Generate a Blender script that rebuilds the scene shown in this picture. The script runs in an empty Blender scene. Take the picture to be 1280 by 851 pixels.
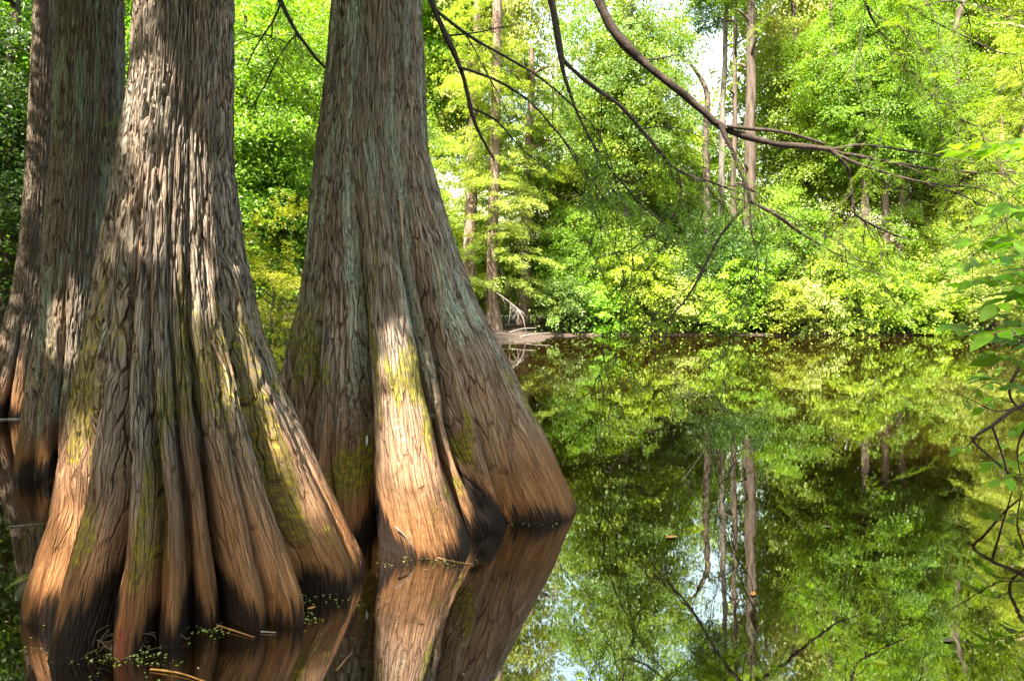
import bpy, math, random
import numpy as np
from mathutils import Vector

# ------------------------------------------------------------------ camera, sky, sun, exposure
sc = bpy.context.scene
COL = sc.collection
F, CX, HY, H = 853.0, 640.0, 375.0, 1.7          # focal (px of the photo), centre column, horizon row, eye height
cam_d = bpy.data.cameras.new('camera'); cam = bpy.data.objects.new('camera', cam_d); COL.objects.link(cam)
cam.location = (0, 0, H); cam.rotation_euler = (math.radians(90), 0, 0)
cam_d.sensor_width = 36; cam_d.lens = F / 1280 * 36; cam_d.shift_y = (HY - 425.5) / 1280
cam_d.clip_start = 0.05; cam_d.clip_end = 600
sc.camera = cam

SUN_EL, SUN_AZ = 55.0, (-0.50, -0.866)              # to-sun direction on the ground plane
_el = math.radians(SUN_EL)
SUNV = np.array([SUN_AZ[0] * math.cos(_el), SUN_AZ[1] * math.cos(_el), math.sin(_el)])
world = bpy.data.worlds.new('World'); sc.world = world; world.use_nodes = True
wn = world.node_tree; bg = wn.nodes['Background']
sky = wn.nodes.new('ShaderNodeTexSky'); sky.sky_type = 'NISHITA'; sky.sun_disc = False
sky.sun_elevation = _el; sky.sun_rotation = math.atan2(SUN_AZ[0], SUN_AZ[1])
sky.air_density = 2.6; sky.dust_density = 5.0; sky.ozone_density = 1.5
wn.links.new(sky.outputs['Color'], bg.inputs['Color']); bg.inputs['Strength'].default_value = 0.10
sun_d = bpy.data.lights.new('sun', 'SUN'); sun_d.energy = 5.0; sun_d.angle = math.radians(0.6); sun_d.color = (1.0, 0.92, 0.78)
sun = bpy.data.objects.new('sun', sun_d); COL.objects.link(sun)
sun.rotation_euler = Vector(-SUNV).to_track_quat('-Z', 'Y').to_euler()
sc.view_settings.view_transform = 'Standard'; sc.view_settings.look = 'None'
sc.view_settings.exposure = 3.15; sc.view_settings.gamma = 1.0; sc.view_settings.use_curve_mapping = False
cy = sc.cycles
cy.max_bounces = 6; cy.diffuse_bounces = 3; cy.glossy_bounces = 3; cy.transmission_bounces = 4; cy.transparent_max_bounces = 8
cy.caustics_reflective = False; cy.caustics_refractive = False

# ------------------------------------------------------------------ helpers
def P(px, py, d):
    """photo pixel at distance d -> point in the place"""
    return np.array([(px - CX) / F * d, d, H - (py - HY) / F * d])

def hash01(ix, iy, seed):
    h = (ix.astype(np.int64) * 374761393 + iy.astype(np.int64) * 668265263 + seed * 974634777) & 0xFFFFFFFF
    h = ((h ^ (h >> 13)) * 1274126177) & 0xFFFFFFFF
    h = h ^ (h >> 16)
    return (h & 0xFFFF) / 65535.0

def perlin(x, y, seed=0):
    x, y = np.broadcast_arrays(np.asarray(x, float), np.asarray(y, float))
    x0 = np.floor(x); y0 = np.floor(y); fx = x - x0; fy = y - y0
    ux = fx * fx * fx * (fx * (fx * 6 - 15) + 10); uy = fy * fy * fy * (fy * (fy * 6 - 15) + 10)
    def g(dx, dy):
        a = hash01(x0 + dx, y0 + dy, seed) * 2 * math.pi
        return np.cos(a) * (fx - dx) + np.sin(a) * (fy - dy)
    a = g(0, 0) * (1 - ux) + g(1, 0) * ux
    b = g(0, 1) * (1 - ux) + g(1, 1) * ux
    return (a * (1 - uy) + b * uy) * 1.4

def fbm(x, y, seed=0, n=3):
    s = 0; a = 1.0; t = 0
    for i in range(n):
        s = s + a * perlin(np.asarray(x) * 2 ** i, np.asarray(y) * 2 ** i, seed + i * 17); t += a; a *= 0.5
    return s / t

def plates(x, y, seed):
    """cellular plates: distance to the crack between two cells, and a number per plate"""
    x0 = np.floor(x); y0 = np.floor(y); f1 = np.full(x.shape, 9.0); f2 = f1.copy(); cid = np.zeros(x.shape)
    for dx in (-1, 0, 1):
        for dy in (-1, 0, 1):
            cx_, cy_ = x0 + dx, y0 + dy
            px_ = cx_ + .5 + .6 * (hash01(cx_, cy_, seed) - .5); py_ = cy_ + .5 + .5 * (np.mod(cx_, 2) - .5) + .8 * (hash01(cx_, cy_, seed + 7) - .5)
            d = np.hypot(x - px_, y - py_); h = hash01(cx_, cy_, seed + 13)
            near = d < f1; f2 = np.where(near, f1, np.minimum(f2, d)); cid = np.where(near, h, cid); f1 = np.where(near, d, f1)
    return f2 - f1, cid

def sstep(a, b, x):
    t = np.clip((np.asarray(x, float) - a) / (b - a), 0, 1); return t * t * (3 - 2 * t)

def unit(v):
    v = np.asarray(v, float); return v / (np.linalg.norm(v, axis=-1, keepdims=True) + 1e-9)

def mesh_np(name, V, Q, mat=None, smooth=False, attrs=None, uv=None):
    """mesh from (n,3) vertices and (m,k) faces"""
    V = np.asarray(V, np.float32); Q = np.asarray(Q, np.int32)
    me = bpy.data.meshes.new(name); k = Q.shape[1]
    me.vertices.add(len(V)); me.vertices.foreach_set('co', V.ravel())
    me.loops.add(Q.size); me.loops.foreach_set('vertex_index', Q.ravel())
    me.polygons.add(len(Q)); me.polygons.foreach_set('loop_start', np.arange(0, Q.size, k, dtype=np.int32))
    me.update(calc_edges=True)
    if smooth: me.polygons.foreach_set('use_smooth', np.ones(len(Q), bool))
    else: me.polygons.foreach_set('use_smooth', np.zeros(len(Q), bool))
    if attrs:
        for an, av in attrs.items():
            at = me.attributes.new(an, 'FLOAT', 'POINT'); at.data.foreach_set('value', np.asarray(av, np.float32).ravel())
    if uv is not None:
        ul = me.uv_layers.new(name='bark'); ul.data.foreach_set('uv', np.asarray(uv, np.float32)[Q.ravel()].ravel())
    if mat: me.materials.append(mat)
    return me

def obj(name, me, parent=None, loc=None):
    o = bpy.data.objects.new(name, me); COL.objects.link(o)
    if parent is not None: o.parent = parent
    if loc is not None: o.location = loc
    return o

def tag(o, label, cat, group=None, kind=None):
    if label: o['label'] = label
    if cat: o['category'] = cat
    if group: o['group'] = group
    if kind: o['kind'] = kind
    return o

def thing(name, label, cat, loc=(0, 0, 0), group=None):
    o = bpy.data.objects.new(name, None); COL.objects.link(o); o.location = loc; o.empty_display_size = 0.3
    return tag(o, label, cat, group)

def setmat(o, m):
    o.material_slots[0].link = 'OBJECT'; o.material_slots[0].material = m

def smooth_path(pts, rad, step):
    """Catmull-Rom through pts, resampled at about step"""
    pts = np.asarray(pts, float); rad = np.asarray(rad, float); out = []; ro = []
    n = len(pts)
    for i in range(n - 1):
        p0 = pts[max(i - 1, 0)]; p1 = pts[i]; p2 = pts[i + 1]; p3 = pts[min(i + 2, n - 1)]
        k = max(2, int(np.linalg.norm(p2 - p1) / step))
        for j in range(k):
            t = j / k
            out.append(0.5 * ((2 * p1) + (-p0 + p2) * t + (2 * p0 - 5 * p1 + 4 * p2 - p3) * t * t + (-p0 + 3 * p1 - 3 * p2 + p3) * t ** 3))
            ro.append(rad[i] * (1 - t) + rad[i + 1] * t)
    out.append(pts[-1]); ro.append(rad[-1])
    return np.array(out), np.array(ro)

class Tubes:
    """collects tapered tubes that belong to ONE thing or part"""
    def __init__(s): s.V = []; s.Q = []; s.n = 0
    def add(s, pts, rad, sides=6, step=None, rough=0.0, rng=None):
        if step: pts, rad = smooth_path(pts, rad, step)
        pts = np.asarray(pts, float); rad = np.asarray(rad, float); n = len(pts)
        if n < 2: return
        T = unit(np.gradient(pts, axis=0))
        ref = np.array([0.31, 0.17, 0.93]) if abs(T[:, 2]).mean() < 0.8 else np.array([0.93, 0.17, 0.31])
        A = unit(np.cross(T, ref)); B = np.cross(T, A)
        ang = np.arange(sides) / sides * 2 * math.pi
        rr = rad[:, None] * np.ones(sides)[None]
        if rough and rng is not None: rr = rr * (1 + rough * rng.standard_normal(rr.shape))
        V = pts[:, None] + rr[..., None] * (np.cos(ang)[None, :, None] * A[:, None] + np.sin(ang)[None, :, None] * B[:, None])
        i = np.arange(n - 1)[:, None] * sides; j = np.arange(sides)[None]; j2 = (j + 1) % sides
        Q = np.stack([i + j, i + j2, i + sides + j2, i + sides + j], -1).reshape(-1, 4) + s.n
        s.V.append(V.reshape(-1, 3)); s.Q.append(Q); s.n += n * sides
    def mesh(s, name, mat, smooth=True):
        return mesh_np(name, np.concatenate(s.V), np.concatenate(s.Q), mat, smooth)

def kites(Pn, A, N, L, W, bend=0.0):
    """leaf-shaped quads: base points, axis, normal, length, width -> V,Q"""
    A = unit(A); S = unit(np.cross(A, N)); N2 = np.cross(S, A)
    L = np.broadcast_to(np.asarray(L, float), (len(Pn),))[:, None]; W = np.broadcast_to(np.asarray(W, float), (len(Pn),))[:, None]
    m = Pn + A * L * 0.45
    V = np.stack([Pn, m + S * W * 0.5 + N2 * L * 0.06, Pn + A * L - N2 * L * bend, m - S * W * 0.5 + N2 * L * 0.06], 1).reshape(-1, 3)
    Q = np.arange(len(Pn) * 4).reshape(-1, 4)
    return V, Q

def rand_dir(rng, n):
    return unit(rng.standard_normal((n, 3)))

# ------------------------------------------------------------------ materials
def newmat(name):
    m = bpy.data.materials.new(name); m.use_nodes = True
    nt = m.node_tree; b = nt.nodes['Principled BSDF']
    return m, nt, b

def N(nt, t, **kw):
    n = nt.nodes.new(t)
    for k, v in kw.items():
        if hasattr(n, k): setattr(n, k, v)
        else: n.inputs[k].default_value = v
    return n

def ramp(nt, fac, stops):
    r = nt.nodes.new('ShaderNodeValToRGB'); e = r.color_ramp.elements
    while len(e) > 1: e.remove(e[-1])
    e[0].position = stops[0][0]; e[0].color = (*stops[0][1], 1)
    for p, c in stops[1:]:
        q = e.new(p); q.color = (*c, 1)
    nt.links.new(fac, r.inputs['Fac']); return r.outputs['Color']

def mixc(nt, fac, a, b, mode='MIX'):
    m = nt.nodes.new('ShaderNodeMix'); m.data_type = 'RGBA'; m.blend_type = mode
    def put(sock, v):
        if isinstance(v, tuple): sock.default_value = (*v, 1)
        elif isinstance(v, (int, float)): sock.default_value = v
        else: nt.links.new(v, sock)
    put(m.inputs['Factor'], fac); put(m.inputs[6], a); put(m.inputs[7], b)
    return m.outputs[2]

def math_n(nt, op, a, b=0.0, clamp=False):
    m = nt.nodes.new('ShaderNodeMath'); m.operation = op; m.use_clamp = clamp
    for i, v in enumerate((a, b)):
        if isinstance(v, (int, float)): m.inputs[i].default_value = v
        else: nt.links.new(v, m.inputs[i])
    return m.outputs[0]

def leaf_mat(name, c1, c2, c3, trans=0.5, rough=0.45, spec=0.4):
    """broad leaf: each leaf a colour of its own, light shining through"""
    m, nt, b = newmat(name)
    geo = nt.nodes.new('ShaderNodeNewGeometry'); oi = nt.nodes.new('ShaderNodeObjectInfo')
    ta = nt.nodes.new('ShaderNodeAttribute'); ta.attribute_name = 'tone'
    rnd = math_n(nt, 'ADD', math_n(nt, 'MULTIPLY', geo.outputs['Random Per Island'], 0.45), math_n(nt, 'MULTIPLY', ta.outputs['Fac'], 0.55))
    col = ramp(nt, rnd, [(0.0, c1), (0.5, c2), (1.0, c3)])
    hs = nt.nodes.new('ShaderNodeHueSaturation')
    nt.links.new(col, hs.inputs['Color'])
    nt.links.new(math_n(nt, 'ADD', math_n(nt, 'MULTIPLY', oi.outputs['Random'], 0.03), 0.485), hs.inputs['Hue'])
    nt.links.new(math_n(nt, 'ADD', math_n(nt, 'MULTIPLY', oi.outputs['Random'], 0.4), 0.78), hs.inputs['Value'])
    nt.links.new(hs.outputs[0], b.inputs['Base Color'])
    b.inputs['Roughness'].default_value = rough; b.inputs['Specular IOR Level'].default_value = spec
    tr = nt.nodes.new('ShaderNodeBsdfTranslucent')
    tc = mixc(nt, 1.0, hs.outputs[0], (1.35, 1.25, 0.5), 'MULTIPLY'); nt.links.new(tc, tr.inputs['Color'])
    mx = nt.nodes.new('ShaderNodeMixShader'); mx.inputs[0].default_value = trans
    nt.links.new(b.outputs[0], mx.inputs[1]); nt.links.new(tr.outputs[0], mx.inputs[2])
    nt.links.new(mx.outputs[0], nt.nodes['Material Output'].inputs['Surface'])
    return m

M = {}
M['leaf_mid'] = leaf_mat('leaf_mid', (0.065, 0.125, 0.008), (0.115, 0.20, 0.011), (0.19, 0.28, 0.018))
M['leaf_bright'] = leaf_mat('leaf_bright', (0.11, 0.18, 0.010), (0.19, 0.275, 0.016), (0.28, 0.35, 0.035))
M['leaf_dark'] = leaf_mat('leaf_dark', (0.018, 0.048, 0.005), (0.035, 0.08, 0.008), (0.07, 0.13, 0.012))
M['leaf_cool'] = leaf_mat('leaf_cool', (0.06, 0.13, 0.020), (0.105, 0.205, 0.032), (0.17, 0.28, 0.055))
M['leaf_feather'] = leaf_mat('leaf_feather', (0.14, 0.21, 0.03), (0.24, 0.31, 0.06), (0.38, 0.43, 0.14), trans=0.45)
M['leaf_yellow'] = leaf_mat('leaf_yellow', (0.13, 0.195, 0.009), (0.21, 0.275, 0.012), (0.32, 0.345, 0.022), trans=0.45)
M['leaf_fresh'] = leaf_mat('leaf_fresh', (0.075, 0.17, 0.008), (0.125, 0.26, 0.012), (0.20, 0.35, 0.022), trans=0.5)
M['leaf_limb'] = leaf_mat('leaf_limb', (0.065, 0.14, 0.006), (0.11, 0.21, 0.009), (0.17, 0.275, 0.014), trans=0.6)
M['leaf_sapling'] = leaf_mat('leaf_sapling', (0.08, 0.19, 0.006), (0.12, 0.25, 0.009), (0.17, 0.31, 0.014), trans=0.5, rough=0.5, spec=0.2)
M['leaf_fern'] = leaf_mat('leaf_fern', (0.12, 0.18, 0.012), (0.19, 0.26, 0.018), (0.27, 0.33, 0.03), trans=0.4)

def bark_big():
    m, nt, b = newmat('cypress_bark')
    uv = N(nt, 'ShaderNodeUVMap'); uv.uv_map = 'bark'
    def at(n):
        a = nt.nodes.new('ShaderNodeAttribute'); a.attribute_name = n; return a.outputs['Fac']
    def sn(sx, sy, scale=1.0, detail=4.0, rough=0.6):
        mp = nt.nodes.new('ShaderNodeMapping'); mp.inputs['Scale'].default_value = (sx, sy, 1)
        nt.links.new(uv.outputs[0], mp.inputs['Vector'])
        t = nt.nodes.new('ShaderNodeTexNoise'); t.inputs['Scale'].default_value = scale; t.inputs['Detail'].default_value = detail; t.inputs['Roughness'].default_value = rough
        nt.links.new(mp.outputs[0], t.inputs['Vector']); return t.outputs['Fac']
    streak = sn(85, 1.5); fine = sn(280, 3.0, detail=4.0); hair = sn(520, 9, detail=2.0); blotch = sn(6, 1.6, detail=5); grain = sn(120, 26, detail=4)
    def vor(sx, sy, feat):
        mp = nt.nodes.new('ShaderNodeMapping'); mp.inputs['Scale'].default_value = (sx, sy, 1)
        wob = nt.nodes.new('ShaderNodeVectorMath'); wob.operation = 'MULTIPLY_ADD'
        tn = nt.nodes.new('ShaderNodeTexNoise'); tn.inputs['Scale'].default_value = 30.0; nt.links.new(uv.outputs[0], tn.inputs['Vector'])
        nt.links.new(tn.outputs['Color'], wob.inputs[0]); wob.inputs[1].default_value = (.0025, .05, 0); nt.links.new(uv.outputs[0], wob.inputs[2])
        nt.links.new(wob.outputs[0], mp.inputs['Vector'])
        v = nt.nodes.new('ShaderNodeTexVoronoi'); v.voronoi_dimensions = '2D'; v.feature = feat; v.inputs['Scale'].default_value = 1.0
        nt.links.new(mp.outputs[0], v.inputs['Vector']); return v
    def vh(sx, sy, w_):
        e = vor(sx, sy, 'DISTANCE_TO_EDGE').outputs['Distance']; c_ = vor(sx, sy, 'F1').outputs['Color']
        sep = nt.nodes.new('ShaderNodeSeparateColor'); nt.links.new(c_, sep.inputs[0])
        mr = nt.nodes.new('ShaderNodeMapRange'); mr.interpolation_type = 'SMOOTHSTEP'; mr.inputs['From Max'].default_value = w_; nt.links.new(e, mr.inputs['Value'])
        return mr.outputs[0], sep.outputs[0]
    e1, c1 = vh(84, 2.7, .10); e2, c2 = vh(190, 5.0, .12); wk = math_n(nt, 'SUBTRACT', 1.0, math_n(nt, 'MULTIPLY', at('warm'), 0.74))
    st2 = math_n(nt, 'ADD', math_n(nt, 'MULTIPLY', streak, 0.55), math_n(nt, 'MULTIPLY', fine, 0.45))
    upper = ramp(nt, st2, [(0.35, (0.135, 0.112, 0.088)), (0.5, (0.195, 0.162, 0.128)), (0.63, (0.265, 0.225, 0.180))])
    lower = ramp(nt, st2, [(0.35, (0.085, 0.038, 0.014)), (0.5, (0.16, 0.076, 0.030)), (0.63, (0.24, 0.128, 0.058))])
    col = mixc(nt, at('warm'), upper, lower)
    col = mixc(nt, math_n(nt, 'MULTIPLY', math_n(nt, 'SUBTRACT', blotch, 0.45), 2.5, True), col, mixc(nt, 1.0, col, (1.25, 0.92, 0.72), 'MULTIPLY'))
    seep = sn(34, 0.9, detail=6, rough=.7)
    col = mixc(nt, math_n(nt, 'MULTIPLY', math_n(nt, 'SUBTRACT', seep, 0.52), 6.0, True), col, mixc(nt, 1.0, col, (0.42, 0.38, 0.36), 'MULTIPLY'))
    crk = math_n(nt, 'MULTIPLY', math_n(nt, 'SUBTRACT', sn(150, 45, detail=5, rough=.75), 0.56), 7.0, True)
    col = mixc(nt, math_n(nt, 'MULTIPLY', crk, 0.55), col, mixc(nt, 1.0, col, (0.5, 0.42, 0.38), 'MULTIPLY'))
    tone = math_n(nt, 'ADD', math_n(nt, 'MULTIPLY', c1, 0.36), math_n(nt, 'ADD', math_n(nt, 'MULTIPLY', c2, 0.34), 0.66))
    tone = math_n(nt, 'ADD', 1.0, math_n(nt, 'MULTIPLY', math_n(nt, 'SUBTRACT', tone, 1.0), wk)); tcol = nt.nodes.new('ShaderNodeCombineColor'); [nt.links.new(tone, tcol.inputs[q]) for q in range(3)]
    col = mixc(nt, 1.0, col, tcol.outputs[0], 'MULTIPLY')
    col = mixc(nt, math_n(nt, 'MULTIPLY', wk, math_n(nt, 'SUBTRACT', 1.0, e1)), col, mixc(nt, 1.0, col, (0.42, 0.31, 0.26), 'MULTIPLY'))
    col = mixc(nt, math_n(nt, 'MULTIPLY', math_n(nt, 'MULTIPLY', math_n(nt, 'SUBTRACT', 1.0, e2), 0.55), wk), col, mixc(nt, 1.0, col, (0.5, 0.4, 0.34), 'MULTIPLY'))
    def thr(a, noise, amp, gain):
        v = math_n(nt, 'ADD', a, math_n(nt, 'MULTIPLY', math_n(nt, 'SUBTRACT', noise, 0.5), amp))
        return math_n(nt, 'MULTIPLY', math_n(nt, 'SUBTRACT', v, 0.5), gain, True)
    lv = math_n(nt, 'MULTIPLY', thr(at('lichen'), grain, 1.8, 2.2), 0.75)
    col = mixc(nt, lv, col, (0.27, 0.31, 0.235))
    mosscol = ramp(nt, grain, [(0.35, (0.05, 0.06, 0.010)), (0.52, (0.125, 0.115, 0.011)), (0.66, (0.27, 0.20, 0.014))])
    mv = math_n(nt, 'MULTIPLY', thr(at('moss'), math_n(nt, 'ADD', math_n(nt, 'MULTIPLY', fine, 0.5), math_n(nt, 'MULTIPLY', grain, 0.5)), 2.4, 1.8), 0.85)
    col = mixc(nt, mv, col, mosscol)
    redv = math_n(nt, 'MULTIPLY', thr(at('red'), grain, 1.6, 2.0), 0.8); col = mixc(nt, redv, col, (0.16, 0.035, 0.025))
    wet = math_n(nt, 'MULTIPLY', thr(at('wet'), math_n(nt, 'ADD', math_n(nt, 'MULTIPLY', fine, 0.6), math_n(nt, 'MULTIPLY', streak, 0.4)), 4.2, 1.9), 0.95)
    wet2 = math_n(nt, 'MULTIPLY', thr(at('wet'), grain, 1.0, 1.2), 0.6)
    col = mixc(nt, wet2, col, mixc(nt, 1.0, col, (0.42, 0.36, 0.33), 'MULTIPLY'))
    col = mixc(nt, wet, col, mixc(nt, grain, (0.0015, 0.001, 0.001), (0.009, 0.006, 0.005)))
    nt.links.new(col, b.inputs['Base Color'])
    ro = nt.nodes.new('ShaderNodeMapRange'); nt.links.new(wet, ro.inputs['Value']); ro.inputs['To Min'].default_value = 0.85; ro.inputs['To Max'].default_value = 0.6
    nt.links.new(ro.outputs[0], b.inputs['Roughness']); b.inputs['Specular IOR Level'].default_value = 0.12
    bp = nt.nodes.new('ShaderNodeBump'); bp.inputs['Strength'].default_value = 1.0; bp.inputs['Distance'].default_value = 0.024
    hgt = math_n(nt, 'ADD', math_n(nt, 'MULTIPLY', streak, 0.12), math_n(nt, 'ADD', math_n(nt, 'MULTIPLY', fine, 0.30), math_n(nt, 'MULTIPLY', math_n(nt, 'ADD', hair, grain), 0.30)))
    plate = math_n(nt, 'ADD', math_n(nt, 'MULTIPLY', wk, math_n(nt, 'MULTIPLY', math_n(nt, 'ADD', e1, math_n(nt, 'MULTIPLY', c1, 0.7)), 0.75)), math_n(nt, 'MULTIPLY', wk, math_n(nt, 'MULTIPLY', math_n(nt, 'ADD', e2, math_n(nt, 'MULTIPLY', c2, 0.6)), 0.28)))
    fib = math_n(nt, 'MULTIPLY', at('warm'), math_n(nt, 'ADD', math_n(nt, 'MULTIPLY', sn(330, 2.2, detail=3.0), 0.45), math_n(nt, 'MULTIPLY', vh(330, 3.0, .25)[0], 0.12)))
    hgt = math_n(nt, 'ADD', math_n(nt, 'MULTIPLY', hgt, 0.55), math_n(nt, 'ADD', plate, fib))
    nt.links.new(hgt, bp.inputs['Height']); nt.links.new(bp.outputs[0], b.inputs['Normal'])
    return m
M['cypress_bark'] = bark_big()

def bark_mat(name, c1, c2, scale=6.0, stretch=0.15):
    m, nt, b = newmat(name)
    tc = nt.nodes.new('ShaderNodeTexCoord'); mp = nt.nodes.new('ShaderNodeMapping'); mp.inputs['Scale'].default_value = (1, 1, stretch)
    nt.links.new(tc.outputs['Object'], mp.inputs['Vector'])
    t = N(nt, 'ShaderNodeTexNoise'); t.inputs['Scale'].default_value = scale; t.inputs['Detail'].default_value = 5
    nt.links.new(mp.outputs[0], t.inputs['Vector'])
    nt.links.new(ramp(nt, t.outputs['Fac'], [(0.3, c1), (0.7, c2)]), b.inputs['Base Color'])
    b.inputs['Roughness'].default_value = 0.85; b.inputs['Specular IOR Level'].default_value = 0.25
    bp = nt.nodes.new('ShaderNodeBump'); bp.inputs['Strength'].default_value = 0.5; bp.inputs['Distance'].default_value = 0.02
    nt.links.new(t.outputs['Fac'], bp.inputs['Height']); nt.links.new(bp.outputs[0], b.inputs['Normal'])
    return m
M['bark_pink'] = bark_mat('bark_pink', (0.05, 0.032, 0.023), (0.20, 0.14, 0.11))
M['bark_grey'] = bark_mat('bark_grey', (0.04, 0.034, 0.028), (0.15, 0.13, 0.11))
M['bark_brown'] = bark_mat('bark_brown', (0.016, 0.012, 0.009), (0.085, 0.064, 0.048))
M['bark_limb'] = bark_mat('bark_limb', (0.010, 0.007, 0.005), (0.042, 0.027, 0.019), scale=30, stretch=1.0)
M['twig_grey'] = bark_mat('twig_grey', (0.07, 0.058, 0.048), (0.17, 0.15, 0.13), scale=20, stretch=1.0)
M['twig_brown'] = bark_mat('twig_brown', (0.10, 0.05, 0.02), (0.28, 0.15, 0.06), scale=20, stretch=1.0)
M['dead_leaf'] = bark_mat('dead_leaf', (0.30, 0.11, 0.02), (0.5, 0.26, 0.07), scale=20, stretch=1.0)
M['pale_strand'] = bark_mat('pale_strand', (0.12, 0.115, 0.10), (0.24, 0.23, 0.21), scale=20, stretch=1.0)

def ground_mat():
    m, nt, b = newmat('forest_floor')
    tc = nt.nodes.new('ShaderNodeTexCoord')
    t = N(nt, 'ShaderNodeTexNoise'); t.inputs['Scale'].default_value = 3.0; t.inputs['Detail'].default_value = 8; t.inputs['Roughness'].default_value = 0.7
    nt.links.new(tc.outputs['Object'], t.inputs['Vector'])
    v = N(nt, 'ShaderNodeTexVoronoi'); v.inputs['Scale'].default_value = 14.0
    nt.links.new(tc.outputs['Object'], v.inputs['Vector'])
    col = ramp(nt, t.outputs['Fac'], [(0.3, (0.010, 0.006, 0.004)), (0.5, (0.03, 0.017, 0.010)), (0.7, (0.075, 0.043, 0.023))])
    col = mixc(nt, 0.35, col, mixc(nt, 1.0, col, v.outputs['Color'], 'MULTIPLY'))
    nt.links.new(col, b.inputs['Base Color']); b.inputs['Roughness'].default_value = 0.9
    bp = nt.nodes.new('ShaderNodeBump'); bp.inputs['Strength'].default_value = 0.6; bp.inputs['Distance'].default_value = 0.05
    nt.links.new(t.outputs['Fac'], bp.inputs['Height']); nt.links.new(bp.outputs[0], b.inputs['Normal'])
    return m
M['ground'] = ground_mat()

def water_mat():
    m = bpy.data.materials.new('pond_water'); m.use_nodes = True; nt = m.node_tree
    nt.nodes.remove(nt.nodes['Principled BSDF'])
    tc = nt.nodes.new('ShaderNodeTexCoord')
    mp = nt.nodes.new('ShaderNodeMapping'); mp.inputs['Scale'].default_value = (1.0, 0.55, 1); nt.links.new(tc.outputs['Object'], mp.inputs['Vector'])
    t = N(nt, 'ShaderNodeTexNoise'); t.inputs['Scale'].default_value = 3.2; t.inputs['Detail'].default_value = 3; nt.links.new(mp.outputs[0], t.inputs['Vector'])
    bp = nt.nodes.new('ShaderNodeBump'); bp.inputs['Strength'].default_value = 0.045; bp.inputs['Distance'].default_value = 0.02
    nt.links.new(t.outputs['Fac'], bp.inputs['Height'])
    fr = nt.nodes.new('ShaderNodeFresnel'); fr.inputs['IOR'].default_value = 4.6; nt.links.new(bp.outputs[0], fr.inputs['Normal'])
    gl = nt.nodes.new('ShaderNodeBsdfGlossy'); gl.inputs['Roughness'].default_value = 0.015; gl.inputs['Color'].default_value = (1, 1, 1, 1)
    nt.links.new(bp.outputs[0], gl.inputs['Normal'])
    tp = nt.nodes.new('ShaderNodeBsdfTransparent'); tp.inputs['Color'].default_value = (0.50, 0.26, 0.085, 1)
    df = nt.nodes.new('ShaderNodeBsdfDiffuse'); df.inputs['Color'].default_value = (0.040, 0.019, 0.005, 1)     # tannin murk
    tr = nt.nodes.new('ShaderNodeMixShader'); tr.inputs[0].default_value = 0.15
    nt.links.new(tp.outputs[0], tr.inputs[1]); nt.links.new(df.outputs[0], tr.inputs[2])
    mx = nt.nodes.new('ShaderNodeMixShader')
    nt.links.new(fr.outputs[0], mx.inputs[0]); nt.links.new(tr.outputs[0], mx.inputs[1]); nt.links.new(gl.outputs[0], mx.inputs[2])
    nt.links.new(mx.outputs[0], nt.nodes['Material Output'].inputs['Surface'])
    return m
M['water'] = water_mat()

# ------------------------------------------------------------------ ground and water
POND = np.array([(-14, 0.6), (-14.5, 3), (-13, 8), (-10.8, 11.5), (-8.5, 14.0), (-5.8, 17.5), (-3.4, 22), (-1.7, 26), (0.0, 27.2), (1.3, 28), (1.9, 32.0),
                 (6, 33), (12, 33), (18, 33.3), (24, 33), (27, 31), (22, 26.5), (13.5, 16.3), (8.2, 9.2), (5.6, 5.6), (4.6, 3.6), (3.9, 1.6), (2, 0.7), (-6, 0.5)])
def pond_sd(x, y):
    """signed distance to the shoreline, positive in the pond"""
    x = np.asarray(x, float); y = np.asarray(y, float)
    d = np.full(x.shape, 1e9); ins = np.zeros(x.shape, bool)
    n = len(POND)
    for i in range(n):
        a = POND[i]; b = POND[(i + 1) % n]; e = b - a
        t = np.clip(((x - a[0]) * e[0] + (y - a[1]) * e[1]) / (e @ e), 0, 1)
        d = np.minimum(d, np.hypot(x - a[0] - t * e[0], y - a[1] - t * e[1]))
        c = ((a[1] > y) != (b[1] > y)) & (x < (b[0] - a[0]) * (y - a[1]) / (b[1] - a[1] + 1e-12) + a[0])
        ins ^= c
    return np.where(ins, d, -d)
T1C, T2C = np.array([-1.92, 4.15]), np.array([-0.787, 5.85])
def ground_h(x, y):
    s = pond_sd(x, y) + 0.25 * fbm(x * 0.9, y * 0.9, 5)
    out = 0.10 * sstep(0, 0.5, -s) + 0.35 * sstep(0.3, 6, -s) + 0.9 * sstep(6, 40, -s) + 0.10 * fbm(x * 0.5, y * 0.5, 9) * sstep(0, 2, -s)
    inn = -0.04 - 0.9 * sstep(0, 5.0, s)
    h = np.where(s > 0, inn, out)
    # silt banked up round the two near trees
    for c, r, top in ((T1C + [-0.1, -0.6], 1.25, -0.10), (np.array([-0.90, 4.55]), 0.5, -0.03), (np.array([3.4, 3.2]), 1.4, -0.10)):
        dd = np.hypot(x - c[0], y - c[1]); k = sstep(r * 1.5, r * 0.3, dd) * (s > 0)
        h = h * (1 - k) + (top + 0.03 * fbm(x * 4, y * 4, 3)) * k
    return h
def axis(lo, hi, dlo, dhi, fine, coarse):
    return np.concatenate([np.linspace(lo, dlo, coarse, endpoint=False), np.arange(dlo, dhi, fine), np.linspace(dhi, hi, coarse)])
gx = axis(-220, 220, -16, 28, 0.28, 24); gy = axis(-120, 300, -2, 36, 0.26, 24)
X, Y = np.meshgrid(gx, gy); Z = ground_h(X, Y)
nx, ny = len(gx), len(gy)
i = np.arange(ny - 1)[:, None] * nx + np.arange(nx - 1)[None]
Q = np.stack([i, i + 1, i + nx + 1, i + nx], -1).reshape(-1, 4)
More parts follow.
